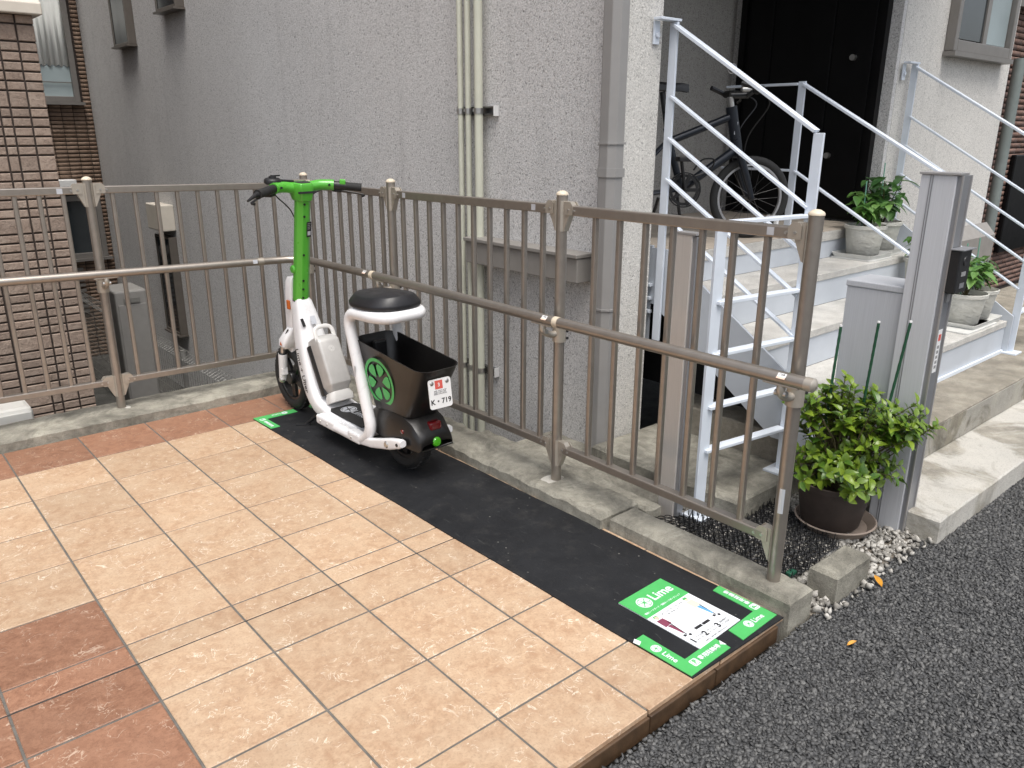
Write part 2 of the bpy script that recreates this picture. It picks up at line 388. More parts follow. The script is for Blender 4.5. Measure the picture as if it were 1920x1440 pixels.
def slice_logo(parent, M, r, mat, name='lime_emblem', ringmat=None, h=.0006):
    mb = MB(); n = 40
    ring = [(Vector((math.cos(2 * math.pi * i / n), math.sin(2 * math.pi * i / n), 0))) for i in range(n)]
    vs = [M @ (v * r) for v in ring] + [M @ (v * r * .88) for v in ring]
    up = (M.to_3x3() @ Vector((0, 0, h)))
    vs = vs + [v + up for v in vs]; fs = []
    for i in range(n):
        j = (i + 1) % n; fs += [(2 * n + i, 2 * n + j, 3 * n + j, 3 * n + i), (i, j, 2 * n + j, 2 * n + i), (n + j, n + i, 3 * n + i, 3 * n + j)]
    mb.add(vs, fs)
    for k in range(6):
        a = math.pi / 3 * k + .26; w_ = math.pi / 3 * .40
        poly = [(r * .18 * math.cos(a), r * .18 * math.sin(a))] + [(r * .80 * math.cos(a + t * w_), r * .80 * math.sin(a + t * w_)) for t in (-1, -.5, 0, .5, 1)]
        c0 = r * .48; poly = [poly[0]] + [(r * .55 * math.cos(a - w_), r * .55 * math.sin(a - w_))] + poly[1:] + [(r * .55 * math.cos(a + w_), r * .55 * math.sin(a + w_))]
        mb.prism(poly, 0, h, M)
    return mb.build(name, mat, parent)
def smooth_path(pts, n=6):
    P = [Vector(p) for p in pts]; out = []
    for i in range(len(P) - 1):
        p0, p1, p2, p3 = P[max(i - 1, 0)], P[i], P[i + 1], P[min(i + 2, len(P) - 1)]
        for k in range(n):
            t = k / n; out.append(.5 * ((2 * p1) + (p2 - p0) * t + (2 * p0 - 5 * p1 + 4 * p2 - p3) * t * t + (3 * p1 - p0 - 3 * p2 + p3) * t ** 3))
    return out + [P[-1]]
def fillet(pts, rad, n=5):
    P = [Vector(p) for p in pts]; out = [P[0]]
    for i in range(1, len(P) - 1):
        a = (P[i - 1] - P[i]); b = (P[i + 1] - P[i]); r = min(rad, a.length * .49, b.length * .49)
        p, q = P[i] + a.normalized() * r, P[i] + b.normalized() * r
        for k in range(n + 1):
            t = k / n; out.append(p * (1 - t) ** 2 + P[i] * 2 * t * (1 - t) + q * t * t)
    return out + [P[-1]]
def rrect(w_, h, r, n=4):
    out = []
    for cx, cy, a in ((w_ / 2 - r, h / 2 - r, 0), (-w_ / 2 + r, h / 2 - r, 90), (-w_ / 2 + r, -h / 2 + r, 180), (w_ / 2 - r, -h / 2 + r, 270)):
        for k in range(n + 1): t = R_(a + 90 * k / n); out.append((cx + r * math.cos(t), cy + r * math.sin(t)))
    return out
def scatter_mesh(name, mat, verts, faces, tone, parent=None):
    """verts (n,k,3) faces (m,3) shared topology -> one mesh with a face tone attribute"""
    n, k, _ = verts.shape; m = len(faces)
    me = bpy.data.meshes.new(name); V = verts.reshape(-1, 3); Fc = (faces[None] + (np.arange(n) * k)[:, None, None]).reshape(-1, faces.shape[1])
    q = faces.shape[1]
    me.vertices.add(len(V)); me.vertices.foreach_set('co', V.astype(np.float32).ravel())
    me.loops.add(Fc.size); me.loops.foreach_set('vertex_index', Fc.astype(np.int32).ravel())
    me.polygons.add(len(Fc)); me.polygons.foreach_set('loop_start', np.arange(0, Fc.size, q, dtype=np.int32))
    at = me.attributes.new('tone', 'FLOAT', 'FACE'); at.data.foreach_set('value', np.repeat(tone, m).astype(np.float32))
    me.update(); me.validate(); me.materials.append(MAT[mat])
    o = bpy.data.objects.new(name, me); col.objects.link(o); o.parent = parent; return o
def ico():
    t = (1 + 5 ** .5) / 2
    v = np.array([(-1, t, 0), (1, t, 0), (-1, -t, 0), (1, -t, 0), (0, -1, t), (0, 1, t), (0, -1, -t), (0, 1, -t), (t, 0, -1), (t, 0, 1), (-t, 0, -1), (-t, 0, 1)], float); v /= np.linalg.norm(v[0])
    f = np.array([(0, 11, 5), (0, 5, 1), (0, 1, 7), (0, 7, 10), (0, 10, 11), (1, 5, 9), (5, 11, 4), (11, 10, 2), (10, 7, 6), (7, 1, 8), (3, 9, 4), (3, 4, 2), (3, 2, 6), (3, 6, 8), (3, 8, 9), (4, 9, 5), (2, 4, 11), (6, 2, 10), (8, 6, 7), (9, 8, 1)]); return v, f
def stones(name, mat, P, size, flat=(.6, 1), jit=.35, tonep=1.0):
    v, f = ico(); n = len(P)
    V = v[None] * (1 + jit * (rng.random((n, 12, 1)) - .5) * 2)
    V *= size[:, None, None] * np.stack([rng.uniform(.75, 1.25, n), rng.uniform(.75, 1.25, n), rng.uniform(*flat, n)], -1)[:, None, :]
    q = rng.normal(size=(n, 4)); q[:, 1:3] *= .5; q /= np.linalg.norm(q, axis=1)[:, None]; a, b, c, d = q.T
    Rm = np.stack([np.stack([1 - 2 * (c * c + d * d), 2 * (b * c - a * d), 2 * (b * d + a * c)], -1), np.stack([2 * (b * c + a * d), 1 - 2 * (b * b + d * d), 2 * (c * d - a * b)], -1), np.stack([2 * (b * d - a * c), 2 * (c * d + a * b), 1 - 2 * (b * b + c * c)], -1)], 1)
    V = np.einsum('nij,nkj->nki', Rm, V) + P[:, None, :]
    return scatter_mesh(name, mat, V, f, rng.random(n) ** tonep)

# ================================================================== SETTING
ROAD_Z = -.048
struct(MB().box((-40, -45, ROAD_Z - .3), (45, -2.665, ROAD_Z)).build('road', 'asphalt'))
struct(MB().box((-40, -2.665, -2.2), (45, 45, -1.15)).build('ground', 'alley_concrete'))
# aggregate of the road surface near the camera
def road_stones():
    g = .0104; xs, ys = np.meshgrid(np.arange(.3, 4.6, g), np.arange(-3.95, -2.655, g))
    P = np.stack([xs.ravel(), ys.ravel(), np.zeros(xs.size)], -1); P[:, :2] += rng.uniform(-.0047, .0047, (len(P), 2))
    d = P - np.array(CAM); dep = d @ np.array(F); u = 960 + FPX * (d @ np.array(RV)) / dep; v = 720 - FPX * (d @ np.array(UV)) / dep
    keep = (u > 900) & (u < 2250) & (v < 1750) & ~((P[:, 0] > 2.40) & (P[:, 1] > -2.71)); P = P[keep]
    P[:, 2] = ROAD_Z + rng.uniform(-.001, .0025, len(P))
    return stones('road_aggregate', 'asphalt_stone', P, rng.uniform(.0050, .0088, len(P)), (.32, .6), .45, 1.8)
stuff(road_stones(), 'coarse dark grey stone chippings in the asphalt road surface', 'asphalt')

# ---- forecourt slab with tiles
court = struct(MB().box((-3.2, -2.622, -1.2), (1.56, .60, -.0028)).build('forecourt', 'grout'))
TX = .30384
xl = [k * TX for k in range(-8, 5)] + [1.537]
yl = [.322, 0, -.30, -.60, -.90, -1.20, -1.50, -1.606, -1.798, -2.1025, -2.405, -2.632]
tmesh = {}
def tile(x0, x1, y0, y1, red):
    g = .0034; w_, h = x1 - x0 - 2 * g, y1 - y0 - 2 * g
    key = (round(w_, 3), round(h, 3), red)
    if key not in tmesh:
        b = .0022; mb = MB(); a = [(-w_ / 2, -h / 2), (w_ / 2, -h / 2), (w_ / 2, h / 2), (-w_ / 2, h / 2)]
        c = [(x - b * (1 if x > 0 else -1), y - b * (1 if y > 0 else -1)) for x, y in a]
        mb.add([(x, y, -.014) for x, y in a] + [(x, y, -b * .7) for x, y in a] + [(x, y, 0) for x, y in c],
               [(8, 9, 10, 11)] + [(i, (i + 1) % 4, 4 + (i + 1) % 4, 4 + i) for i in range(4)] + [(4 + i, 4 + (i + 1) % 4, 8 + (i + 1) % 4, 8 + i) for i in range(4)])
        tmesh[key] = mb.mesh('tile', 'tile_red' if red else 'tile_beige')
    o = inst('tile', tmesh[key], court)
    o.location = ((x0 + x1) / 2, (y0 + y1) / 2, random.uniform(-.0007, .0007)); o.rotation_euler = (random.uniform(-.0016, .0016), random.uniform(-.0016, .0016), 0)
for i in range(len(xl) - 1):
    for j in range(len(yl) - 1):
        red = (j == 0) or (xl[i] < -.05 and yl[j + 1] < -1.21)
        tile(xl[i], xl[i + 1], yl[j + 1], yl[j], red)
MB().box((-2.5, -1.6090, -.011), (1.49, -1.6030, -.0018)).build('expansion_joint', 'joint_dark', court)
ex = [.60768 - 2 * TX, .60768 - TX, .60768, .91152, 1.19, 1.50]
for a, b in zip([-1.5, -1.2, -.9, -.6, -.3] + ex[:-1], [-1.2, -.9, -.6, -.3, 0] + ex[1:]):
    if b - a > .02: MB().box((a + .002, -2.6375, -.07), (b - .002, -2.6225, -.0145)).build('edge_tile', 'edge_brown', court, .003)
# ---- kerbs
def rough_box(name, x0, x1, y0, y1, z0, z1, mat, ch=.018, amp=.003, res=.03):
    bm = bmesh.new(); nx, ny, nz = max(2, int((x1 - x0) / res)), max(2, int((y1 - y0) / res)), max(2, int((z1 - z0) / res))
    bmesh.ops.create_cube(bm, size=1)
    for v in bm.verts: v.co = Vector(((x0 + x1) / 2 + v.co.x * (x1 - x0), (y0 + y1) / 2 + v.co.y * (y1 - y0), (z0 + z1) / 2 + v.co.z * (z1 - z0)))
    ed = [e for e in bm.edges if all(v.co.z > z1 - 1e-4 for v in e.verts)]
    bmesh.ops.bevel(bm, geom=ed, offset=ch, segments=1, affect='EDGES')
    L_ = max(x1 - x0, y1 - y0); n = int(L_ / res); ax = 0 if x1 - x0 > y1 - y0 else 1
    for k in range(1, n):
        p = [(x0 + x1) / 2, (y0 + y1) / 2, 0]; p[ax] = (x0, y0)[ax] + L_ * k / n; nn = [0, 0, 0]; nn[ax] = 1
        bmesh.ops.bisect_plane(bm, geom=bm.verts[:] + bm.edges[:] + bm.faces[:], plane_co=p, plane_no=nn)
    bmesh.ops.triangulate(bm, faces=bm.faces); bmesh.ops.subdivide_edges(bm, edges=[e for e in bm.edges if e.calc_length() > res * 1.6], cuts=1)
    from mathutils import noise as nz_
    for v in bm.verts:
        d = nz_.noise_vector(v.co * 22) * amp + nz_.noise_vector(v.co * 70) * amp * .5; v.co += d
    me = bpy.data.meshes.new(name); bm.to_mesh(me); bm.free(); me.materials.append(MAT[mat]); o = bpy.data.objects.new(name, me); col.objects.link(o); return o
struct(rough_box('kerb', 1.538, 1.668, -2.645, -1.925, -.3, .058, 'kerb_concrete', .016, .0016))
struct(rough_box('kerb', 1.512, 1.715, -1.905, .615, -1.15, .055, 'kerb_concrete', .014, .0075))
struct(rough_box('kerb', -3.2, 1.51, .326, .59, -1.15, .052, 'kerb_concrete', .012, .004))
struct(rough_box('kerb_footing', 1.716, 1.795, -1.95, -.9, -1.1, .036, 'kerb_concrete', .014, .007))
struct(rough_box('wall_footing', 1.80, 2.14, -1.93, -1.02, -1.1, -.018, 'kerb_concrete', .01, .005))
blk = rough_box('kerb_block', 1.775, 1.995, -2.668, -2.572, -.12, .056, 'kerb_concrete', .012, .0016)
tag(blk, 'short weathered concrete block beside the gravel at the road edge', 'concrete block')
struct(MB().box((1.668, -2.66, -1.1), (2.52, -1.93, -.045)).build('planting_strip', 'earth'))
# white crushed gravel
def gravel():
    P = []
    while len(P) < 3600:
        x, y = random.uniform(1.675, 2.5), random.uniform(-2.70, -1.95)
        if 1.77 < x < 2.0 and -2.68 < y < -2.56: continue
        if x > 2.40 and y < -2.62 and random.random() < .8: continue
        if y < -2.655 and random.random() < .55: continue
        P.append((x, y, -.040 + random.uniform(0, .010)))
    P = np.array(P); return stones('gravel', 'gravel_stone', P, rng.uniform(.0055, .0135, len(P)), (.45, .8), .5, 1.0)
stuff(gravel(), 'pale crushed gravel around the potted shrub beside the kerb', 'gravel')
# ---- neighbour's concrete base and lower pad
base = thing('entrance_steps', 'weathered concrete entrance base with a low pad beside the road', 'concrete steps', (2.42, -2.7, ROAD_Z))
def child(o, p): o.parent = p; o.matrix_parent_inverse = Matrix.Translation(-Vector(p.location)); return o
child(rough_box('lower_pad', 2.425, 7.2, -2.715, -2.42, -.3, .048, 'pad_concrete', .006, .0015, .08), base)
child(rough_box('upper_pad', 2.425, 7.2, -2.424, -1.45, -.3, .186, 'step_concrete', .006, .0015, .08), base)
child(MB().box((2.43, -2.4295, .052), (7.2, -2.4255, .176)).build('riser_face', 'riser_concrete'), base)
child(rough_box('side_footing', 1.97, 2.43, -2.17, -1.42, -.3, .062, 'kerb_concrete', .01, .004), base)

# ================================================================== GREY HOUSE
WX, WY = 2.10, -1.40
house = thing('grey_house', 'grey roughcast house with porch alcove, cream conduits and tall dark door', 'house', (WX, WY, 0))
H = lambda mb, name, mat, bevel=0, p=None: child(mb.build(name, mat, None, bevel), house)
def sub(mb, name, mat, parent, bevel=0):
    o = mb.build(name, mat, None, bevel); o.parent = parent; o.matrix_parent_inverse = (Matrix.Translation(parent.matrix_parent_inverse.inverted().translation + parent.location) if parent.parent else Matrix.Translation(parent.location)).inverted(); 
    o.matrix_parent_inverse = Matrix.Translation(-Vector(parent.parent.location if parent.parent else parent.location)) if not parent.parent else Matrix.Identity(4)
    return o
H(MB().box((WX, WY, -1.15), (2.312, 6.75, 7.0)), 'side_wall', 'stucco_grey')
H(MB().box((WX - .006, WY - .0045, .0), (2.314, WY - .0005, 7.0)), 'pillar_face', 'stucco_cream')
H(MB().box((2.312, -.30, -.2), (4.42, -.102, 3.039)), 'porch_back_wall', 'stucco_shaded')
H(MB().box((4.46, WY, .70), (6.16, WY + .2, 7.0)), 'front_wall', 'stucco_cream')
H(MB().box((4.42, -1.22, .70), (4.62, -.102, 7.0)), 'porch_side_wall', 'stucco_grey')
H(MB().box((4.42, WY + .002, .70), (4.4595, -1.2205, 7.0)), 'porch_corner', 'stucco_grey')
H(MB().box((2.313, WY + .004, 3.04), (4.419, -.10, 7.0)), 'porch_lintel', 'stucco_shaded')
H(MB().box((2.2, WY - .75, 3.05), (4.6, WY - .006, 3.22)), 'shade_canopy', 'duct_grey')  # unseen overhang, added to darken the porch alcove
H(MB().box((2.0, WY - .1, 7.0), (6.3, 6.5, 7.15)), 'roof', 'duct_grey')
H(MB().box((4.47, WY + .2, -.2), (6.12, 6.3, 6.99)), 'core', 'stucco_grey')
H(MB().box((2.313, -.10, -.2), (4.469, 6.3, 6.98)), 'core', 'stucco_grey')
# base ledge of the front wall
mb = MB(); mb.loft([[Vector((x, y, z)) for y, z in ((WY - .002, .74), (WY - .075, .655), (WY - .075, .46), (WY - .002, .46))] for x in (4.60, 6.26)], smooth=False)
H(mb, 'base_ledge', 'duct_grey')
H(MB().box((4.59, WY + .003, .15), (6.14, WY + .15, .699)), 'plinth', 'stucco_grey')
H(MB().box((4.405, -1.40, .855), (4.4195, -1.345, .90)), 'skirting', 'frame_bronze')
# door (faces the bicycle side of the porch)
door = H(MB().box((4.385, -1.30, .865), (4.4185, -.415, 3.0)), 'door', 'door_black')
for y0, y1 in ((-1.27, -1.03), (-1.015, -.62), (-.605, -.44)):
    sub(MB().box((4.377, y0, .88), (4.3845, y1, 2.98)), 'door_panel', 'door_black', door, .003)
for y, z in ((-1.165, 1.80), (-1.075, 1.245)):
    sub(MB().tube([(4.35, y, z), (4.377, y, z)], .017, 16), 'lock_cylinder', 'steel', door)
sub(MB().box((4.365, -1.335, .862), (4.4185, -1.302, 3.02)), 'door_frame', 'door_black', door)
sub(MB().box((4.365, -.413, .862), (4.4185, -.372, 3.02)), 'door_frame', 'door_black', door)
# windows on the side wall: narrow projecting frames
def slot_window(y0, y1, z0, z1, hood=False):
    d = .075; mb = MB(); e = .022
    for a, b in (((WX - d, y0, z0), (WX - .001, y0 + e, z1)), ((WX - d, y1 - e, z0), (WX - .001, y1, z1)), ((WX - d, y0 + e, z0), (WX - .001, y1 - e, z0 + e)), ((WX - d, y0 + e, z1 - e), (WX - .001, y1 - e, z1))): mb.box(a, b)
    wnd = H(mb, 'window', 'frame_bronze', .004)
    sub(MB().box((WX - .065, y0 + e, z0 + e), (WX - .055, y1 - e, z1 - e)), 'pane', 'glass_dark', wnd)
    sub(MB().box((WX - d - .02, y0 - .01, z0 - .016), (WX - .001, y1 + .01, z0 - .0005)), 'sill', 'frame_bronze', wnd)
    if hood: sub(MB().box((WX - .13, y0 - .02, z1 + .06), (WX - .001, y1 - .02, z1 + .30)), 'vent_hood', 'cap_cream', wnd, .01)
slot_window(4.50, 4.95, 2.12, 3.6); slot_window(3.22, 3.68, 2.30, 3.6); slot_window(4.08, 4.48, -.52, .42, True)
# front window
fw = MB()
x0, x1, z0, z1 = 5.02, 5.98, 1.86, 2.95
for a, b in (((x0, WY - .06, z0), (x0 + .05, WY - .001, z1)), ((x1 - .05, WY - .06, z0), (x1, WY - .001, z1)), ((x0 + .05, WY - .06, z0), (x1 - .05, WY - .001, z0 + .065)), ((x0 + .05, WY - .06, z1 - .05), (x1 - .05, WY - .001, z1))): fw.box(a, b)
fw = H(fw, 'window', 'frame_grey', .004)
xm = 5.50
sub(MB().box((x0 + .06, WY - .04, z0 + .075), (xm - .03, WY - .03, z1 - .06)), 'pane', 'glass_dark', fw)
sub(MB().box((xm + .03, WY - .025, z0 + .075), (x1 - .06, WY - .015, z1 - .06)), 'pane', 'glass_frost', fw)
sub(MB().box((xm - .03, WY - .05, z0 + .066), (xm + .03, WY - .012, z1 - .051)), 'meeting_stile', 'frame_grey', fw)
sub(MB().box((x0 - .01, WY - .075, z0 - .03), (x1 + .01, WY - .001, z0 - .002)), 'sill', 'frame_grey', fw)
# duct ledge, downpipe, conduits
dl = H(MB().box((WX - .10, -1.27, .755), (WX - .001, -.49, .862)), 'wall_duct', 'duct_grey', .004)
sub(MB().box((WX - .112, -1.275, .8625), (WX - .001, -.485, .880)), 'duct_lid', 'duct_grey', dl, .003)
dp = H(MB().prism([(WX - .015, -1.335), (WX - .06, -1.335), (WX - .085, -1.36), (WX - .085, -1.405), (WX - .06, -1.43), (WX - .015, -1.43)][::-1], -.05, 7.0), 'downpipe', 'downpipe_grey', .003)
for z, h in ((1.332, .008), (1.205, .035), (.655, .008)):
    sub(MB().prism([(WX - .010, -1.330), (WX - .062, -1.330), (WX - .089, -1.357), (WX - .089, -1.408), (WX - .062, -1.435), (WX - .010, -1.435)][::-1], z, z + h), 'pipe_collar', 'downpipe_grey', dp)
for y, r in ((-.395, .0145), (-.455, .0145), (-.535, .0205)):
    H(MB().tube([(WX - .045, y, -1.1), (WX - .045, y, 7.0)], r, 16), 'conduit', 'pipe_cream')
for z in (1.472, .19):
    cb = H(MB().box((WX - .026, -.625, z - .02), (WX - .003, -.36, z - .012)).box((WX - .026, -.625, z + .012), (WX - .003, -.36, z + .02)).box((WX - .008, -.625, z - .0119), (WX - .003, -.36, z + .0119)), 'conduit_rack', 'clamp')
    sub(MB().box((WX - .030, -.632, z - .024), (WX - .002, -.6255, z + .024)), 'rack_end', 'label_white', cb)
    for y, r in ((-.395, .0175), (-.455, .0175), (-.535, .0235)):
        sub(MB().lathe([(r, -.013), (r, .013), (r - .002, .013), (r - .002, -.013)], 18, Matrix.Translation((WX - .045, y, z)), True), 'clamp', 'steel', cb)
        sub(MB().tube([(WX - .045 - r * .4, y + r * 1.05, z - .003), (WX - .045 - r * .4, y + r * 1.05, z + .01)], .006, 8), 'clamp_bolt', 'steel', cb)

# ---- stairs
stair = thing('staircase', 'pale blue grey steel staircase with concrete treads up to the porch', 'staircase', (2.36, -2.17, .186))
S = lambda mb, name, mat, bevel=0: child(mb.build(name, mat, None, bevel), stair)
SX0, SX1 = 2.385, 4.545
lv = [(-2.17, .372), (-1.92, .542), (-1.665, .703), (-1.41, .856)]
pz = .186
for k, (y, z) in enumerate(lv):
    S(MB().box((SX0, y, pz + .001), (SX1, y + .006, z - .004)), 'riser', 'stair_steel')
    yb = lv[k + 1][0] if k < 3 else -.302
    if k < 3: S(MB().box((SX0, y - .006, z - .035), (SX1, yb + .0005, z)), 'tread', 'tread_concrete', .003)
    pz = z
land = S(MB().box((SX0, -1.416, .80), (4.375, -.302, .852)), 'landing', 'tread_concrete', .003)
for i in range(7):
    for j in range(4):
        o = MB().box((SX0 + .002 + i * .2835, -1.41 + j * .277, .8525), (SX0 + i * .2835 + .2795, -1.41 + j * .277 + .273, .8565)).build('porch_tile', 'porch_tile', None, .001); o.parent = land
S(MB().box((SX0, -2.182, .187), (SX1, -2.171, .205)), 'foot_strip', 'rail_white')
# stringers: plate following the slope
for x in (2.362, 4.548):
    pts = [(-2.20, .40), (-2.20, .19), (-2.05, .19), (-1.40, .64), (-1.38, .64), (-1.38, .89), (-1.46, .89)]
    S(MB().prism([(p, q) for p, q in pts][::-1], 0, .012, Matrix(((0, 0, 1, x), (1, 0, 0, 0), (0, 1, 0, 0), (0, 0, 0, 1)))), 'stringer', 'stair_steel')
S(MB().box((2.362, -1.379, .46), (2.374, -.62, .90)), 'landing_fascia', 'stair_steel')
S(MB().box((2.60, -1.95, .187), (4.5, -.32, .36)), 'under_stair_shade', 'shade_black')  # black block standing in for the shade under the stairs
for z in (.60, .66, .72):
    S(MB().box((2.34, -1.395, z), (2.361, -1.37, z + .012)), 'fascia_bolt_plate', 'rail_white')

# ---- stair railings
def railing(label, x, y0, z0, y1, z1, offs, foot, loc, level=None, bracket=True, ytop=None):
    t = thing('stair_railing', label, 'railing', loc, group='white stair railings')
    C_ = lambda mb, name: child(mb.build(name, 'rail_white', None, .0015), t)
    C_(MB().box((x - .006, y0 - .019, foot[0]), (x + .006, y0 + .019, z0 + .012)), 'post')
    C_(MB().box((x - .006, y1 - .02, foot[1]), (x + .006, y1 + .02, z1 + .004)), 'post')
    for k, o in enumerate(offs):
        C_(MB().bar((x, y0 - .005, z0 + o), (x, y1 + .012, z1 + o + .01), .038 if k == 0 else .026, .012 if k == 0 else .010), 'top_rail' if k == 0 else 'rail')
    if level:
        for o in level: C_(MB().bar((x, y0 + .02, z0 + o), (x, ytop, z0 + o), .03 if o == 0 else .016, .012), 'level_rail')
    if bracket:
        C_(MB().box((x - .11, y0 - .02, z0 + .014), (x + .02, y0 + .02, z0 + .024)), 'wall_bracket')
        C_(MB().box((x - .10, y0 + .021, z0 - .075), (x - .065, y0 + .029, z0 + .013)), 'wall_bracket')
        C_(MB().tube([(x - .0825, y0 + .0205, z0 - .04), (x - .0825, y0 + .012, z0 - .04)], .011, 10), 'bolt')
    C_(MB().box((x - .05, y1 - .05, foot[1] - .001), (x + .05, y1 + .05, foot[1] + .009)), 'foot_plate')
    return t
r1 = railing('white stair railing nearest the grey wall with ladder-like end panel', 2.352, WY - .036, 1.79, -2.115, 1.375, (0, -.27, -.435, -.60, -.755), (.48, .064), (2.352, -2.115, .064))
PL, PR = Vector((1.905, -2.045, 0)), Vector((2.345, -2.105, 0)); pd = (PR - PL).normalized()
child(MB().bar(PL + Vector((0, 0, -.012)), PL + Vector((0, 0, 1.085)), .050, .012, pd.cross(Vector((0, 0, 1)))).build('panel_post', 'rail_white', None, .0015), r1)
child(MB().box((1.865, -2.09, -.02), (1.955, -2.0, -.011)).build('foot_plate', 'rail_white'), r1)
for z in (1.087, .81, .62, .42, .25):
    child(MB().bar(PL + Vector((0, 0, z)), PR + Vector((0, 0, z)), .04, .012).build('rung', 'rail_white', None, .0015), r1)
railing('white stair railing in the middle of the steps, running level past the door', 3.45, -1.39, 1.612, -2.13, 1.20, (0, -.42), (.857, .19), (3.45, -2.13, .19), (0, -.42), False, -.95)
r3 = railing('white stair railing fixed to the cream front wall beside the window', 4.575, WY - .04, 1.745, -2.205, 1.295, (0, -.27, -.435, -.60, -.755), (.70, .187), (4.575, -2.205, .187))
for z in (.42, .62, .81, 1.0):
    child(MB().bar((4.585, -2.205, z), (4.98, -2.205, z), .04, .012).build('rung', 'rail_white', None, .0015), r3)
child(MB().box((4.98, -2.23, .187), (4.992, -2.18, 1.1)).build('panel_post', 'rail_white', None, .0015), r3)

# ================================================================== FENCES
def fence_post(t, x, y, zb, zt, M='bronze'):
    p = MB().tube([(x, y, zb), (x, y, zt - .012)], .0205, 20).build('post', M, t)
    MB().lathe([(.0001, .012), (.010, .0105), (.019, .005), (.0225, 0), (.0225, -.004), (.0206, -.0045)], 20, Matrix.Translation((x, y, zt - .012))).build('post_cap', 'cap_beige', p)
    MB().lathe([(.062, .0005), (.045, .004), (.0208, .007)], 20, Matrix.Translation((x, y, zb + .0005))).build('mortar_collar', 'pad_concrete', p)
    return p
def hinge_bracket(t, p, d, z, flip=1):
    d = Vector(d).normalized(); s_ = d.cross(Vector((0, 0, 1)))
    M = frame(Vector(p) + Vector((0, 0, z)), d, s_)     # local x along rail, y vertical-ish, z outwards
    if (M.to_3x3() @ Vector((0, 1, 0))).z < 0: M = M @ Matrix.Rotation(math.pi, 4, 'X')
    b = MB().prism([(.020, .030), (.050, .030), (.062, .018), (.062, -.002), (.052, -.012), (.024, -.075), (.020, -.075)], -.012, .012, M)
    b = b.build('bracket', 'bronze_cast', t)
    for za, zb_ in ((.0135, .0165), (-.0165, -.0135)):
        MB().prism([(.030, -.016), (.066, -.016), (.070, -.010), (.070, .016), (.058, .030), (.036, .030), (.030, .022)], za, zb_, M).build('hinge_plate', 'bronze_cast', b)
    for sx, sy in ((.048, .002), (.075, .0)):
        MB().tube([M @ Vector((sx, sy, -.0195)), M @ Vector((sx, sy, .0195))], .0045, 8).build('bolt', 'steel', b)
    a0 = math.atan2(d.y, d.x); rng_ = [a0 + R_(-58 + 11.6 * k) for k in range(11)]
    arc = [(math.cos(t) * .0232, math.sin(t) * .0232) for t in rng_] + [(math.cos(t) * .0207, math.sin(t) * .0207) for t in rng_[::-1]]
    c = MB().prism(arc, z - .076, z + .031, Matrix.Translation(Vector((p[0], p[1], 0)))).build('clamp_plate', 'bronze_cast', b)
    for zz, h in ((.004, .005), (-.018, .005), (-.04, .018)):
        MB().tube([M @ Vector((.0215, zz, -.0)) , M @ Vector((.0225, zz, .0))], .004, 8).build('screw', 'steel', b)
def fence_panel(t, a, b, zt, zb, pickets):
    a, b = Vector(a), Vector(b); d = (b - a).normalized(); e = .045
    at = lambda q, z: Vector((q.x, q.y, z))
    MB().bar(at(a + d * e, zt[0]), at(b - d * e, zt[1]), .030, .034).build('top_rail', 'bronze', t, .004)
    MB().bar(at(a + d * e, zb[0]), at(b - d * e, zb[1]), .034, .030).build('bottom_rail', 'bronze', t, .004)
    me = MB().prism(rrect(.0195, .0195, .005, 2), 0, 1).mesh('picket', 'bronze')
    for q in pickets:
        p = a + d * q; f = q / (b - a).length; zt_, zb_ = zt[0] + (zt[1] - zt[0]) * f - .0165, zb[0] + (zb[1] - zb[0]) * f + .0145
        M = Matrix.Translation((p.x, p.y, zb_)) @ Matrix.Rotation(math.atan2(d.y, d.x), 4, 'Z') @ Matrix.Diagonal((1, 1, zt_ - zb_, 1)); inst('picket', me, t, M)
    hinge_bracket(t, (a.x, a.y, 0), d, zt[0]); hinge_bracket(t, (b.x, b.y, 0), -d, zt[1])
    hinge_bracket(t, (a.x, a.y, 0), d, zb[0]); hinge_bracket(t, (b.x, b.y, 0), -d, zb[1])
    q = b - d * .115; s_ = d.cross(Vector((0, 0, 1)))
    Mx = frame(at(q, zt[1]) - s_ * .0152 * (1 if s_.dot(Vector((1, .3, 0))) > 0 else -1), d, (0, 0, 1))
    return d
def sticker_on(t, p, xd, nd, w_, h, mat, name='sticker'):
    M = frame(p, xd, nd); MB().prism([(-w_ / 2, -h / 2), (w_ / 2, -h / 2), (w_ / 2, h / 2), (-w_ / 2, h / 2)], 0, .0006, M).build(name, mat, t); return M
def handrail_bracket(t, post, hr, z, d):
    """arm from the post to the underside of the handrail"""
    post, hr, d = Vector(post), Vector(hr), Vector(d).normalized()
    b = MB().tube([Vector((post.x, post.y, z - .098)), Vector((post.x, post.y, z - .04))], .0265, 18).build('handrail_bracket', 'bronze_cast', t)
    pts = smooth_path([Vector((post.x, post.y, z - .062)), (Vector((post.x, post.y, z - .066)) * .5 + Vector((hr.x, hr.y, z - .066)) * .5), Vector((hr.x, hr.y, z - .045)), Vector((hr.x, hr.y, z - .018))], 4)
    MB().tube(pts, .013, 10).build('arm', 'bronze_cast', b)
    MB().bar(Vector((hr.x, hr.y, z - .0185)) - d * .055, Vector((hr.x, hr.y, z - .0185)) + d * .055, .026, .007).build('saddle', 'bronze_cast', b, .003)
    s_ = d.cross(Vector((0, 0, 1))); n = (hr - post).normalized(); n.z = 0
    for dz in (-.058, -.085):
        MB().tube([Vector((post.x, post.y, z + dz)) - n * .018 - d * .0205, Vector((post.x, post.y, z + dz)) - n * .018 - d * .027], .005, 10).build('screw', 'print_black', b)
    MB().tube([Vector((hr.x, hr.y, z - .045)) - d * .018, Vector((hr.x, hr.y, z - .045)) + d * .018], .009, 12).build('pivot', 'steel', b)

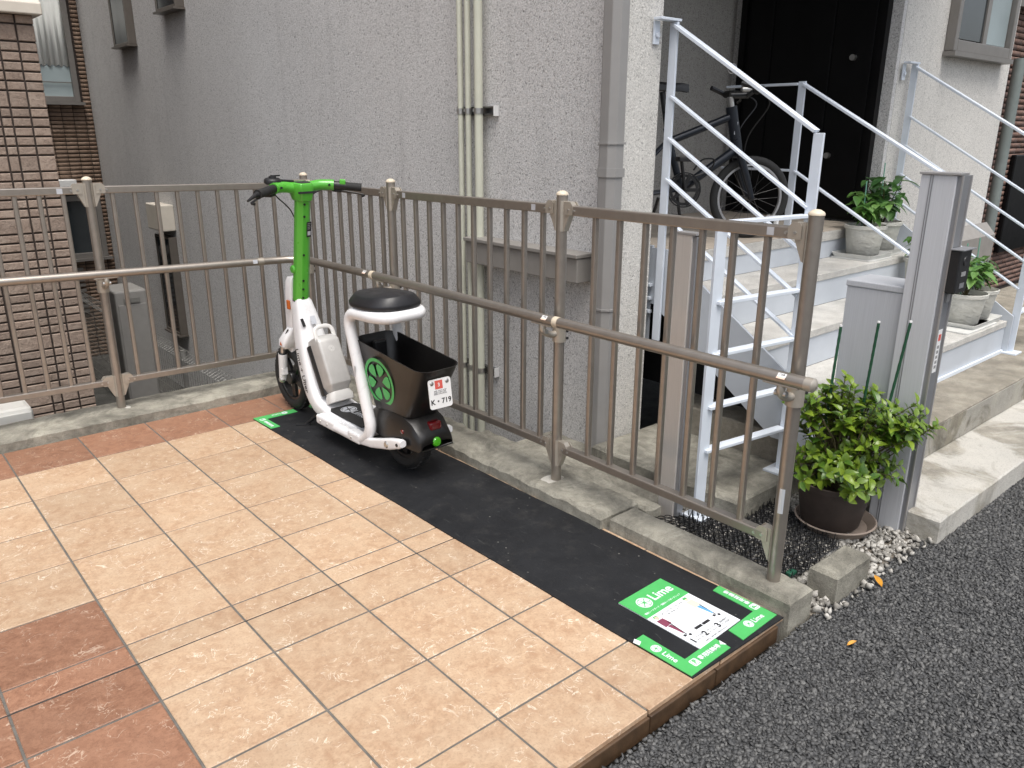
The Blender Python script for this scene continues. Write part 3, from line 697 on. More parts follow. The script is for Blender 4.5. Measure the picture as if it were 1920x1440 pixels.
BX = lambda y: 1.607 + (y + 2.544) * .0035
fb = thing('metal_fence', 'bronze metal picket fence with handrail along the rubber mat', 'fence', (1.607, -2.544, .058), group='bronze metal fence runs')
fa = thing('metal_fence', 'bronze metal picket fence along the back kerb before the brick wall', 'fence', (.552, .475, .052), group='bronze metal fence runs')
yB = [-2.544, -1.567, -.430, .445]; zB = [1.186, 1.181, 1.171, 1.165]
for y, z in zip(yB, zB): fence_post(fb, BX(y), y, .05, z)
pk = [[.138 + .1117 * k for k in range(7)], [.0975 + .1047 * k for k in range(10)], [.085 + .1007 * k for k in range(8)]]
rz = [1.118, 1.114, 1.103, 1.098]; bz = [.196, .198, .192, .178]
for k in range(3):
    fence_panel(fb, (BX(yB[k]), yB[k], 0), (BX(yB[k + 1]), yB[k + 1], 0), (rz[k], rz[k + 1]), (bz[k], bz[k + 1]), pk[k])
for y, z in ((-2.42, 1.118), (-1.43, 1.113), (-.56, 1.104)): sticker_on(fb, (BX(y) - .0152, y, z), (0, -1, 0), (-1, 0, 0), .022, .022, 'label_silver')
HX = 1.527
hb = MB().tube([(HX, -2.635, .729), (HX, -1.64, .724), (HX + .002, -.40, .726), (HX + .002, .30, .718)], .0192, 18).build('handrail', 'bronze', fb)
MB().lathe([(.0001, .008), (.013, .006), (.0200, 0), (.0200, -.022), (.0193, -.0225)], 18, frame((HX, -2.637, .729), (1, 0, 0), (0, -1, 0))).build('end_cap', 'bronze_cast', hb)
for y, z in ((-1.64, .724), (-.38, .726), (.285, .718)):
    MB().tube([(HX, y - .012, z), (HX, y + .012, z)], .0203, 18).build('joint_sleeve', 'cap_beige', hb)
for y, z in ((-2.55, .7285), (-1.59, .724), (-.33, .7255)):
    M = frame((HX - .0154, y, z + .0128), (0, -1, 0), (-.76, 0, .65))
    MB().prism([(-.013, -.006), (.013, -.006), (.013, .006), (-.013, .006)], 0, .0008, M).build('sticker', 'label_white', hb)
    text('ご注意', .006, 'print_black', hb, M @ Matrix.Translation((0, .001, .0009)))
    MB().prism([(-.013, -.0125), (.013, -.0125), (.013, -.0065), (-.013, -.0065)], -.001, .0006, M @ Matrix.Rotation(R_(-8), 4, 'X')).build('sticker', 'skin_print', hb)
for y, z in ((-2.544, .729), (-1.567, .724), (-.43, .726), (.445, .716)): handrail_bracket(fb, (BX(y), y, 0), (HX, y, 0), z, (0, 1, 0))
M = frame((BX(-2.544) - .0195, -2.553, .325), (0, -1, 0), (-.92, -.38, 0)); stp = MB()
stp.loft([[Vector((BX(-2.544) + math.cos(a) * .0208, -2.544 + math.sin(a) * .0208, z)) for a in [R_(175 + 9 * k) for k in range(6)]] + [Vector((BX(-2.544) + math.cos(a) * .0204, -2.544 + math.sin(a) * .0204, z)) for a in [R_(220 - 9 * k) for k in range(6)]] for z in (.292, .372)], True, False).build('warning_sticker', 'label_silver', fb)
yA = .475
xA = [-1.56, -.505, .552, BX(.445)]; AY = [.50, .49, .475, .445]
for x, y, z in zip(xA[:3], AY, (1.178, 1.177, 1.176)): fence_post(fa, x, y, .045, z)
ra = [1.126, 1.122, 1.115, 1.098]; ba = [.215, .208, .192, .185]
for k in range(3):
    a, b = (xA[k], AY[k], 0), (xA[k + 1], AY[k + 1], 0); L_ = (Vector(b) - Vector(a)).length
    n = 10 if k < 2 else 9; fence_panel(fa, a, b, (ra[k], ra[k + 1]), (ba[k], ba[k + 1]), [.10 + .0985 * q for q in range(n)] if k == 2 else [L_ - .108 - .0965 * q for q in range(9)])
sticker_on(fa, (.43, AY[2] - .0135, 1.1145), (1, 0, 0), (0, -1, 0), .024, .024, 'label_silver')
ha = MB().tube([(-2.1, .42, .765), (.12, .405, .745), (.62, .398, .734), (1.32, .37, .722), (1.44, .36, .720), (1.50, .335, .7185), (HX, .30, .718)], .0192, 18).build('handrail', 'bronze', fa)
MB().tube([(1.285, .3714, .7225), (1.315, .3702, .7221)], .0205, 18).build('joint_sleeve', 'bronze_cast', ha)
MB().prism([(-.012, -.010), (.012, -.010), (.012, .010), (-.012, .010)], 0, .0008, frame((1.265, .3525, .727), (1, -.03, 0), (0, -.97, .2))).build('sticker', 'label_silver', ha)
for x, y, z in zip(xA[:3], AY, (.757, .75, .736)): handrail_bracket(fa, (x, y, 0), (x, .40, 0), z, (1, 0, 0))

for t_ in (fb, fa):
    for c_ in t_.children: c_.matrix_parent_inverse = Matrix.Translation(-Vector(t_.location))

# ================================================================== MAT AND STICKERS
mat_t = thing('parking_mat', 'long black rubber parking mat with green corner stickers beside the kerb', 'mat', (1.28, -1.3, 0))
MZ = .0045
def mat_sheet():
    mb = MB(); n = 40; ring = []
    L0, L1, R0_, R1 = Vector((1.092, -2.628)), Vector((1.036, .022)), Vector((1.523, -2.636)), Vector((1.484, .030))
    from mathutils import noise as nz_
    vs = []; fs = []
    m = 9
    for i in range(n + 1):
        for j in range(m + 1):
            p = (L0.lerp(L1, i / n)).lerp(R0_.lerp(R1, i / n), j / m); e = .0022 * nz_.noise(Vector((p.x * 3, p.y * 3, 1)))
            if i in (0, n) or j in (0, m): e *= .3
            x = p.x + (.0015 * math.sin(p.y * 9) if j in (0, m) else 0)
            vs.append((x, p.y, MZ + max(e, -.0008)))
    top = len(vs); vs += [(x, y, .0006) for x, y, z in vs]
    for i in range(n):
        for j in range(m):
            a = i * (m + 1) + j; q = (a, a + 1, a + m + 2, a + m + 1); fs += [q, tuple(k + top for k in q[::-1])]
    bd = [j for j in range(m + 1)] + [i * (m + 1) + m for i in range(1, n + 1)] + [n * (m + 1) + j for j in range(m - 1, -1, -1)] + [i * (m + 1) for i in range(n - 1, 0, -1)]
    for a, b in zip(bd, bd[1:] + bd[:1]): fs.append((a, a + top, b + top, b))
    return mb.add(vs, fs)
sheet = mat_sheet().build('rubber_sheet', 'mat_rubber'); child(sheet, mat_t)
def flat(poly, z0, z1, name, mat, parent, sub_=False):
    o = MB().prism(poly, z0, z1).build(name, mat); 
    if parent is mat_t: child(o, mat_t)
    else: o.parent = parent
    return o
SZ = MZ + .0026
def sticker_text(par, body, size, x, y, xd, mat='sticker_white', bold=0.0, z=SZ + .0012): return text(body, size, mat, par, frame((x, y, z), xd, (0, 0, 1)), bold=bold)
def ccw(p):
    a = sum(p[i][0] * p[(i + 1) % len(p)][1] - p[(i + 1) % len(p)][0] * p[i][1] for i in range(len(p))); return p if a > 0 else p[::-1]
sR = flat(ccw([(1.519, -2.410), (1.517, -2.617), (1.334, -2.622), (1.342, -2.568), (1.478, -2.561), (1.482, -2.414)]), MZ + .0004, SZ, 'corner_sticker', 'sticker_green', mat_t)
sL = flat(ccw([(1.137, -2.421), (1.138, -2.568), (1.279, -2.565), (1.277, -2.619), (1.094, -2.623), (1.089, -2.432), (1.100, -2.422)]), MZ + .0004, SZ, 'corner_sticker', 'sticker_green', mat_t)
UP = (0, 0, 1)
slice_logo(sL, frame((1.114, -2.487, SZ + .0002), (0, -1, 0), UP), .0155, 'sticker_white'); sticker_text(sL, 'Lime', .026, 1.113, -2.537, (0, -1, 0), bold=.0003)
slice_logo(sR, frame((1.412, -2.589, SZ + .0002), (1, 0, 0), UP), .0155, 'sticker_white'); sticker_text(sR, 'Lime', .026, 1.456, -2.591, (1, 0, 0), bold=.0003)
def pbox(par, x, y, xd):
    M = frame((x, y, SZ + .0002), xd, UP); MB().prism(rrect(.027, .027, .005), 0, .0005, M).build('parking_mark', 'sticker_white', par)
    MB().prism(rrect(.0215, .0215, .003), .0004, .0008, M).build('parking_mark', 'sticker_green', par); MB().prism(rrect(.0185, .0185, .0025), .0007, .0010, M).build('parking_mark', 'sticker_white', par)
    text('P', .021, 'sticker_green', par, M @ Matrix.Translation((0, 0, .0013)), bold=.0008)
pbox(sL, 1.148, -2.594, (1, 0, 0)); sticker_text(sL, '専用駐輪場', .0185, 1.214, -2.594, (1, 0, 0), bold=.0003)
pbox(sR, 1.503, -2.550, (0, 1, 0)); sticker_text(sR, '専用駐輪場', .0185, 1.5045, -2.486, (0, 1, 0), bold=.0003)
# worn white corners of the left sticker
flat(ccw([(1.086, -2.428), (1.101, -2.4185), (1.106, -2.440), (1.0895, -2.448)]), SZ + .0002, SZ + .0012, 'torn_corner', 'sticker_white', sL)
flat(ccw([(1.279, -2.580), (1.279, -2.604), (1.266, -2.592)]), SZ + .0002, SZ + .0012, 'torn_corner', 'sticker_white', sL)
fL = flat(ccw([(1.034, .016), (1.250, .016), (1.250, -.034), (1.084, -.034), (1.088, -.175), (1.041, -.176)]), MZ + .0004, SZ, 'corner_sticker', 'sticker_green', mat_t)
fR = flat(ccw([(1.490, .024), (1.33, .020), (1.33, -.030), (1.440, -.030), (1.441, -.172), (1.492, -.170)]), MZ + .0004, SZ, 'corner_sticker', 'sticker_green', mat_t)
sticker_text(fL, '専用駐輪場', .0185, 1.062, -.112, (0, 1, 0), bold=.0003); pbox(fL, 1.062, -.035, (0, 1, 0))
slice_logo(fL, frame((1.19, -.009, SZ + .0002), (-1, 0, 0), UP), .0155, 'sticker_white'); sticker_text(fL, 'Lime', .024, 1.145, -.009, (-1, 0, 0))
# A4 poster
po = flat(ccw([(1.409, -2.264), (1.202, -2.269), (1.207, -2.568), (1.411, -2.561)]), MZ + .0005, MZ + .0030, 'poster', 'sticker_white', mat_t)
PZ = MZ + .0030
hd = flat(ccw([(1.4095, -2.263), (1.2018, -2.268), (1.2032, -2.380), (1.4108, -2.374)]), PZ + .0002, PZ + .0009, 'poster_header', 'sticker_green', po)
xd = (1, .018, 0); T_ = lambda b, s_, x, y, m='print_black', bo=0.0: text(b, s_, m, po, frame((x, y, PZ + .0014), xd, UP), bold=bo)
slice_logo(po, frame((1.262, -2.320, PZ + .0011), xd, UP), .026, 'sticker_white'); T_('Lime', .050, 1.344, -2.317, 'sticker_white', .0007)
T_('電動シートボード・電動キックボードシェア', .0085, 1.30, -2.362, 'sticker_white')
T_('ダウンロードしてライドを', .0085, 1.303, -2.394, 'print_grey'); T_('はじめましょう！', .0085, 1.303, -2.405, 'print_grey')
for n_, x, a, b in (('1', 1.222, 'アプリを', 'ダウンロード'), ('2', 1.277, 'スキャンして', 'アンロック'), ('3', 1.338, '指定場所で', 'ライドを終了')):
    T_(n_, .030, x, -2.535, bo=.0008); T_(a, .0075, x + .032, -2.530, 'print_grey'); T_(b, .0075, x + .032, -2.541, 'print_grey')
T_('20歳以上、免許不要でご利用いただけます', .0055, 1.30, -2.557, 'print_grey')
for x in (1.288, 1.324): flat(ccw([(x - .016, -2.497), (x + .016, -2.497), (x + .016, -2.507), (x - .016, -2.507)]), PZ + .0002, PZ + .0008, 'store_badge', 'print_black', po)
def figure(x, y, top, leg):
    e = lambda poly, m, n_='printed_figure': flat(ccw(poly), PZ + .0002, PZ + .0009 + random.uniform(0, .0003), n_, m, po)
    e(ell(x, y, .007, .008, 12), 'skin_print'); e([(x - .009, y + .002), (x + .009, y + .002), (x + .006, y + .011), (x - .006, y + .011)], 'sticker_green')
    e([(x - .013, y - .010), (x + .013, y - .010), (x + .016, y - .042), (x - .014, y - .046)], top)
    e([(x - .006, y - .046), (x + .006, y - .046), (x + .007, y - .095), (x + .001, y - .095)], leg)
    e([(x + .010, y - .030), (x + .0125, y - .030), (x + .006, y - .106), (x + .003, y - .106)], 'print_black')
    e(ell(x - .004, y - .106, .005, .005, 10), 'print_black'); e(ell(x + .012, y - .112, .005, .005, 10), 'print_black')
figure(1.228, -2.397, 'maroon_print', 'maroon_print'); figure(1.374, -2.392, 'cap_cream', 'blue_print')

# ================================================================== SCOOTER
sc = thing('electric_scooter', 'white and green seated electric scooter with black basket parked on the rubber mat', 'scooter', (1.290, -.475, MZ), (0, R_(-.9), R_(1.0)))
def A(mb, name, mat, par=None, bevel=0, sub_=0, seg=2): return mb.build(name, mat, par or sc, bevel, seg, sub_)
def wheel(par, y, r, wd, name):
    rot = Matrix.Translation((0, y, r)) @ Matrix.Rotation(math.pi / 2, 4, 'Y')
    t = MB(); prof = [(r - .045 + 0 * 1, -wd * .5)]
    prof = [(r - .050, -wd * .36), (r - .040, -wd * .47), (r - .020, -wd * .5), (r - .006, -wd * .36), (r, -wd * .15), (r, wd * .15), (r - .006, wd * .36), (r - .020, wd * .5), (r - .040, wd * .47), (r - .050, wd * .36)]
    o = A(t.lathe(prof, 48, rot), name, 'rubber')
    tr = MB()
    for k in range(36):
        a = 2 * math.pi * k / 36
        for s_ in (-1, 1):
            M = rot @ Matrix.Rotation(a + (.087 if s_ > 0 else 0), 4, 'Z') @ Matrix.Translation((r + .0002, 0, s_ * wd * .16)) @ Matrix.Rotation(s_ * .6, 4, 'X')
            tr.box((-.003, -.006, -.010), (.002, .006, .010), M)
    tr = A(tr, 'tread', 'rubber', o)
    rim = MB().lathe([(r - .047, -wd * .33), (r - .062, -wd * .30), (r - .062, wd * .30), (r - .047, wd * .33)], 40, rot)
    for k in range(5):
        a = 2 * math.pi * k / 5; M = rot @ Matrix.Rotation(a, 4, 'Z'); rim.box((.02, -.017, -.009), (r - .058, .017, .009), M)
    rim.lathe([(.0001, -.03), (.032, -.03), (.036, -.022), (.036, .022), (.032, .03), (.0001, .03)], 24, rot)
    A(rim, 'rim', 'black_satin', o, .002)
    return o
FY, RY, WR = .510, -.495, .168
wheel(sc, FY, WR, .062, 'front_wheel'); wheel(sc, RY, .162, .066, 'rear_wheel')
# body spine
def spine():
    path = [(.352, .615, .040, .040), (.340, .560, .046, .048), (.318, .49, .060, .056), (.285, .38, .074, .058), (.245, .265, .082, .056), (.205, .175, .086, .054), (.150, .120, .088, .046), (.06, .098, .090, .036), (-.10, .094, .092, .034), (-.30, .096, .090, .034)]
    rings = []
    for i, (y, z, hw, th) in enumerate(path):
        a = path[max(i - 1, 0)]; b = path[min(i + 1, len(path) - 1)]
        t = Vector((0, b[0] - a[0], b[1] - a[1])).normalized(); nrm = Vector((0, -t.z, t.y))
        rings.append([Vector((0, y, z)) + Vector((px, 0, 0)) + nrm * pz for px, pz in rrect(hw * 2, th * 2, min(hw, th) * .62, 4)])
    return MB().loft(rings)
body = A(spine(), 'body', 'white_paint', None, 0, 1)
# text on the left side of the body
pm = lambda y, z, x=-.0855: Vector((x, y, z))
M = frame((-.0895, .222, .285), (0, -.315, -.95), (-1, -.02, 0))
text('Lime + Uber', .042, 'print_black', body, M @ Matrix.Translation((0, -.012, .0)), bold=.0004)
MB().prism(rrect(.018, .040, .003), 0, .001, frame((-.046, .262, .505), (1, .3, 0), (-.45, -.85, .30))).build('label', 'print_black', body)
MB().prism(rrect(.026, .040, .001), 0, .001, frame((.004, .2535, .512), (1, .0, 0), (0, -.90, .36))).build('label', 'label_silver', body)
# headlamp column in front of the stem
hl = A(MB().loft([[Vector((x, .415 + yy + (.67 - z) * .16, z)) for x, yy in rrect(w_, d_, .012)] for z, w_, d_ in ((.30, .052, .045), (.40, .062, .062), (.55, .066, .068), (.68, .064, .062), (.70, .050, .050))]), 'headlamp_housing', 'white_paint', None)
A(MB().lathe([(.0001, .006), (.018, .004), (.022, 0)], 20, frame((0, .456, .62), (1, 0, 0), (0, 1, .15))), 'headlamp', 'label_white', hl)
A(MB().box((-.044, .40, .545), (-.033, .425, .590)), 'side_reflector', 'amber', hl, .004); A(MB().box((.033, .40, .545), (.044, .425, .590)), 'side_reflector', 'amber', hl, .004)
# fork
fk = A(MB().loft([[Vector((x, y0 + yy, z)) for x, yy in rrect(w_, d_, .018)] for z, w_, d_, y0 in ((.338, .126, .058, .474), (.352, .146, .074, .470), (.385, .142, .076, .462), (.415, .108, .070, .452), (.445, .070, .06, .442))]), 'fork_crown', 'white_paint', None, 0, 0)
for s_ in (-1, 1):
    x = s_ * .059
    leg = A(MB().tube([(x, .476, .36), (x, .487, .305)], .012, 14), 'fork_leg', 'steel')
    A(MB().lathe([(.0185, 0), (.021, .004), (.021, .010), (.0145, .013)], 16, frame((x, .4875, .300), (1, 0, 0), (0, -.12, 1))), 'dust_seal', 'black_plastic', leg)
    A(MB().tube([(x, .487, .308), (x, .500, .22), (x * 1.02, .512, .165)], [.0225, .021, .018], 16), 'fork_slider', 'white_paint', leg)
    A(MB().box((x * 1.0 - .016, .478, .195), (x * 1.0 + .016, .506, .238)), 'fork_lug', 'white_paint', leg, .005)
    A(MB().lathe([(.0001, .020), (.010, .020), (.017, .012), (.018, 0)], 16, frame((x, FY, WR), (0, 1, 0), (s_, 0, 0))), 'axle_nut', 'steel', leg)
A(MB().prism([(0, .012), (-.011, -.008), (.011, -.008)], 0, .0008, frame((-.0735, .466, .366), (0, -1, 0), (-1, 0, 0))), 'caution_sticker', 'amber', fk)
# stem
SB, ST = Vector((0, .352, .590)), Vector((0, .238, 1.118)); sdv = (ST - SB).normalized()
sfr = frame(SB, (1, 0, 0), sdv); L_ = (ST - SB).length
def stem_ring(z, w_, d_): return [sfr @ Vector((px, py, z)) for px, py in [(w_ / 2 * math.cos(R_(a)), d_ / 2 * math.sin(R_(a))) for a in (22.5, 67.5, 112.5, 157.5, 202.5, 247.5, 292.5, 337.5)]]
stem = A(MB().loft([stem_ring(0, .080, .080), stem_ring(L_ * .3, .079, .078), stem_ring(L_ * .55, .076, .076), stem_ring(L_ * .95, .074, .074)], True, False), 'stem', 'lime_green', None, .006, 0, 2)
A(MB().tube([SB - sdv * .03, SB + sdv * .004], .037, 18), 'stem_collar', 'white_paint', stem)
for z in (L_ * .94, L_ * .90, L_ * .795, L_ * .455, L_ * .22, L_ * .14, L_ * .06):
    p = sfr @ Vector((-.010, -.0375, z)); A(MB().tube([p, p + sfr.to_3x3() @ Vector((0, -.003, 0))], .0055, 10), 'screw_hole', 'black_plastic', stem)
Ml = sfr @ Matrix.Translation((.015, -.0372, L_ * .68)) @ Matrix.Rotation(R_(10), 4, 'Z') @ Matrix.Rotation(R_(90), 4, 'X')
lb = A(MB().prism(rrect(.026, .072, .002), 0, .0012, Ml), 'label', 'print_black', stem)
for k in range(4): A(MB().prism([(-.009, .026 - k * .008), (.008 - (k % 2) * .004, .026 - k * .008), (.008 - (k % 2) * .004, .029 - k * .008), (-.009, .029 - k * .008)], .0012, .0016, Ml), 'label_print', 'print_grey', lb)
A(MB().prism(rrect(.017, .019, .001), .0012, .0017, Ml @ Matrix.Translation((0, -.018, 0))), 'label_print', 'label_silver', lb)
A(MB().lathe([(.0001, .010), (.016, .009), (.020, .004), (.020, -.004)], 18, frame(sfr @ Vector((-.036, .012, L_ * .30)), (0, 1, 0), (-1, 0, 0))), 'stem_boss', 'lime_green', stem)
# head with bars
def head():
    # plan outline of the T-head, pointed towards the rider, thickness 5 cm
    mb = MB(); top = ST + sdv * .032
    out = [(-.030, -.050), (.030, -.050), (.044, -.020), (.050, .018), (.040, .050), (-.040, .050), (-.050, .018), (-.044, -.020)]
    hf = frame(ST, (1, 0, 0), (0, -.08, 1)); rings = []
    for z, k in ((-.045, .80), (-.02, .94), (.012, 1.0), (.030, 1.0), (.036, .93)): rings.append([hf @ Vector((x * k, y * k + .004, z)) for x, y in out])
    return mb.loft(rings, True, True), hf
hm, hf = head(); hd_ = A(hm, 'head', 'lime_green', None, .004)
A(MB().prism([(-.022, -.036), (.022, -.036), (.032, -.012), (.030, .024), (-.030, .024), (-.032, -.012)], .0362, .0378, hf), 'display', 'black_plastic', hd_, .001)
A(MB().box((-.043, -.0485, -.008), (.043, -.040, .001), hf), 'seam_gap', 'print_black', hd_)
bars = {}
for s_, lift in ((-1, 0), (1, 0)):
    p = [Vector((s_ * .03, .25, 1.128)), Vector((s_ * .085, .248, 1.136)), Vector((s_ * .125, .232, 1.136)), Vector((s_ * .150, .216, 1.134))]
    a = A(MB().tube(smooth_path(p, 5), .0245, 14), 'handlebar_arm', 'lime_green')
    q = [Vector((s_ * .148, .217, 1.134)), Vector((s_ * .255, .150, 1.120))]; d = (q[1] - q[0]).normalized()
    A(MB().tube([q[0], q[0] + d * .055], .0195, 14), 'switch_clamp', 'black_plastic', a)
    rr = []
    for k in range(22): t = k / 21; rr.append((q[0].lerp(q[1], .34 + .66 * t), .0178 + (.0012 if k % 2 else 0) + (.002 if k in (0, 21) else 0)))
    A(MB().tube([v for v, _ in rr], [r for _, r in rr], 16), 'grip', 'rubber', a)
    # brake lever below and ahead of the grip
    lv_ = [q[0] + d * .02 + Vector((0, .035, -.012)), q[0] + d * .06 + Vector((0, .05, -.022)), q[0] + d * .15 + Vector((0, .035, -.032)), q[1] + Vector((0, .02, -.040)) + d * .01]
    A(MB().tube(smooth_path(lv_, 4), [.008] * 9 + [.006] * 4, 8, True, False, .6), 'brake_lever', 'black_satin', a)
    A(MB().box((-.022, -.016, -.024), (.022, .02, .010), frame(q[0] + d * .025 + Vector((0, .018, -.006)), d, UP)), 'lever_mount', 'black_plastic', a, .005)
    if s_ > 0: A(MB().box((-.014, -.020, .006), (.014, .010, .030), frame(q[0] + d * .040, d, UP)), 'switch_button', 'lime_green', a, .005)
    bars[s_] = (q, d)
    pc = Vector((s_ * .118, .205, 1.137)); A(MB().tube([pc, pc + Vector((0, -.004, .0))], .0055, 10), 'screw_hole', 'black_plastic', a)
q, d = bars[-1]
be = q[1] + d * .002; A(MB().tube([be, be + d * .018 , be + d * .075 + Vector((0, 0, -.012))], [.014, .009, .005], 10), 'indicator_stalk', 'black_plastic')
# phone holder / bell puck on the left
puck = Vector((-.128, .262, 1.166)); pf = frame(puck, (1, 0, 0), (-.12, -.08, 1))
bell = A(MB().lathe([(.0001, .020), (.016, .019), (.017, .012), (.029, .011), (.036, .006), (.038, 0), (.038, -.010), (.030, -.016), (.0001, -.016)], 28, pf), 'phone_mount', 'black_plastic')
A(MB().bar(puck + Vector((.02, 0, 0)), Vector((-.03, .26, 1.158)), .024, .012), 'mount_arm', 'black_plastic', bell, .004)
A(MB().tube([puck + Vector((0, -.01, -.012)), Vector((-.125, .232, 1.14))], .012, 10), 'mount_neck', 'black_plastic', bell)
A(MB().box((-.008, -.004, .018), (.036, .006, .024), pf), 'mount_tab', 'black_plastic', bell, .002)
# cables at the front of the head
for s_ in (-1, 1):
    A(MB().tube(smooth_path([(s_ * .13, .255, 1.12), (s_ * .09, .315, 1.09), (s_ * .03, .32, 1.03), (0, .318, .96)], 6), .0032, 6), 'brake_cable', 'black_plastic')
# battery on the rear face of the spine
bt0, bt1 = Vector((0, .192, .440)), Vector((0, .058, .168)); bd_ = (bt1 - bt0).normalized(); bn = Vector((0, -bd_.z * -1, 0))
bfr = frame(bt0, (1, 0, 0), (Vector((0, bd_.z, -bd_.y)) if Vector((0, bd_.z, -bd_.y)).z > 0 else -Vector((0, bd_.z, -bd_.y))))
# bfr: x right, z outward (back and up), y along the spine
ysg = 1 if (bfr.to_3x3() @ Vector((0, 1, 0))).dot(bd_) > 0 else -1
BL = (bt1 - bt0).length
def bring(t, w_, z0, z1, r): return [bfr @ Vector((px, ysg * t, (z0 + z1) / 2 + pz)) for px, pz in rrect(w_, z1 - z0, r, 3)]
bat = A(MB().loft([bring(.0, .076, -.03, .042, .012), bring(.008, .104, -.04, .056, .013), bring(.030, .112, -.045, .074, .013), bring(.040, .112, -.045, .075, .013), bring(BL * .78, .112, -.045, .075, .013), bring(BL * .80, .111, -.045, .073, .013), bring(BL * .92, .085, -.04, .036, .012), bring(BL * .95, .060, -.03, .03, .012)]), 'battery', 'battery_silver', None, .003)
A(MB().loft([bring(.030, .124, -.06, -.002, .02), bring(BL * .90, .124, -.06, -.002, .02)]), 'battery_cradle', 'black_plastic', bat)
A(MB().tube([bfr @ Vector(p) for p in fillet([(-.046, ysg * .050, .050), (-.046, ysg * -.040, .052), (.046, ysg * -.040, .052), (.046, ysg * .050, .050)], .034)], .0105, 10, True, False, .65), 'battery_handle', 'battery_cap', bat)
slice_logo(bat, frame(bfr @ Vector((0, ysg * .075, .0755)), (1, 0, 0), bfr.to_3x3() @ Vector((0, 0, 1))), .016, 'battery_cap')
A(MB().loft([bring(BL * .90, .100, -.03, .050, .024), bring(BL * .97, .124, -.03, .052, .025), bring(BL * 1.06, .124, -.03, .045, .022)]), 'battery_base', 'battery_cap', bat)
# deck pad
dk = A(MB().prism([(-.078, .005), (-.050, .055), (.050, .055), (.078, .005), (.082, -.27), (-.082, -.27)][::-1], .129, .136), 'deck_pad', 'rubber', None, .004)
slice_logo(dk, frame((-.005, -.035, .1363), (0, -1, 0), UP), .038, 'label_silver'); text('Lime', .055, 'label_silver', dk, frame((-.002, -.125, .137), (0, -1, 0), UP))
# side rails and seat frame (one bent tube loop)
hx = .112
left = [(-hx, .03, .098), (-hx, -.330, .098), (-hx, -.408, .165), (-hx, -.272, .662), (-hx, -.47, .668)]
loop = fillet(left + [(-.080, -.535, .669), (.080, -.535, .669)] + [(-x, y, z) for x, y, z in left[::-1]], .080, 9)
fr = A(MB().tube(loop, .0245, 16), 'seat_frame', 'white_paint')
for s_ in (-1, 1):
    A(MB().box((s_ * hx - .024, -.12, .080), (s_ * hx + .024, .045, .124)), 'frame_sleeve', 'white_paint', fr, .009)
    A(MB().box((s_ * hx - .024, -.335, .082), (s_ * hx + .024, -.235, .128)), 'frame_sleeve', 'white_paint', fr, .009)
    ax = s_ * .118
    arm = A(MB().loft([[Vector((ax + px, y, z + pz)) for px, pz in rrect(.028, h, .009)] for y, z, h in ((-.30, .100, .040), (-.42, .116, .042), (-.50, .138, .046), (-.565, .156, .050), (-.635, .176, .040), (-.65, .180, .028))]), 'swing_arm', 'white_paint')
    A(MB().lathe([(.0001, .004), (.011, .004), (.015, 0), (.015, -.006)], 16, frame((ax + s_ * .0145, -.545, .150), (0, 1, 0), (s_, 0, 0))), 'axle_bolt', 'steel', arm)
    A(MB().lathe([(.0001, .003), (.007, .003), (.007, -.004)], 12, frame((ax + s_ * .0145, -.625, .172), (0, 1, 0), (s_, 0, 0))), 'pivot_bolt', 'black_plastic', arm)
# seat
def seat():
    out = []
    for k in range(32):
        a = 2 * math.pi * k / 32; c, s_ = math.cos(a), math.sin(a)
        e = 2.6; x = .130 * abs(c) ** (2 / e) * (1 if c > 0 else -1); y = .162 * abs(s_) ** (2 / e) * (1 if s_ > 0 else -1)
        if y > 0: x *= 1 - .2 * (y / .162) ** 2
        out.append((x, y))
    rings = []
    for z, k in ((0, .93), (.006, .99), (.020, 1.0), (.024, .985), (.046, .80), (.050, .74), (.053, .40), (.054, .10)):
        rings.append([Vector((x * k, -.382 + y * (.55 + .45 * k if k > .5 else k * 1.05), .688 + z - .02 * y + (.010 * min(1, max(0, -y / .2)) if z > .03 else 0))) for x, y in out])
    return MB().loft(rings)
st = A(seat(), 'seat', 'seat_black', None, .004)
A(MB().box((-.085, -.40, .644), (.085, -.29, .674)), 'seat_bracket', 'black_plastic', st, .006)
# basket
def basket():
    def ring(z, x0, yf, yb, zoff, r):
        pts = []
        w_, d_ = x0 * 2, yf - yb; cy = (yf + yb) / 2
        for px, py in rrect(w_, d_, r, 5):
            f = (py + d_ / 2) / d_
            pts.append(Vector((px, cy + py, z + zoff * f)))
        return pts
    o = [ring(.255, .072, -.36, -.62, 0, .04), ring(.28, .082, -.355, -.655, 0, .05), ring(.39, .091, -.325, -.715, .015, .055), ring(.493, .101, -.28, -.772, .05, .055), ring(.498, .103, -.278, -.775, .052, .055)]
    i = [ring(.498, .0985, -.282, -.770, .052, .051), ring(.39, .087, -.33, -.710, .015, .051), ring(.28, .078, -.36, -.65, 0, .047), ring(.27, .07, -.365, -.62, 0, .04)]
    return MB().loft(o + i)
bk = A(basket(), 'basket', 'basket_black', None, 0)
A(MB().box((-.03, -.345, .28), (.03, -.318, .53)), 'basket_spine', 'black_plastic', bk, .008)
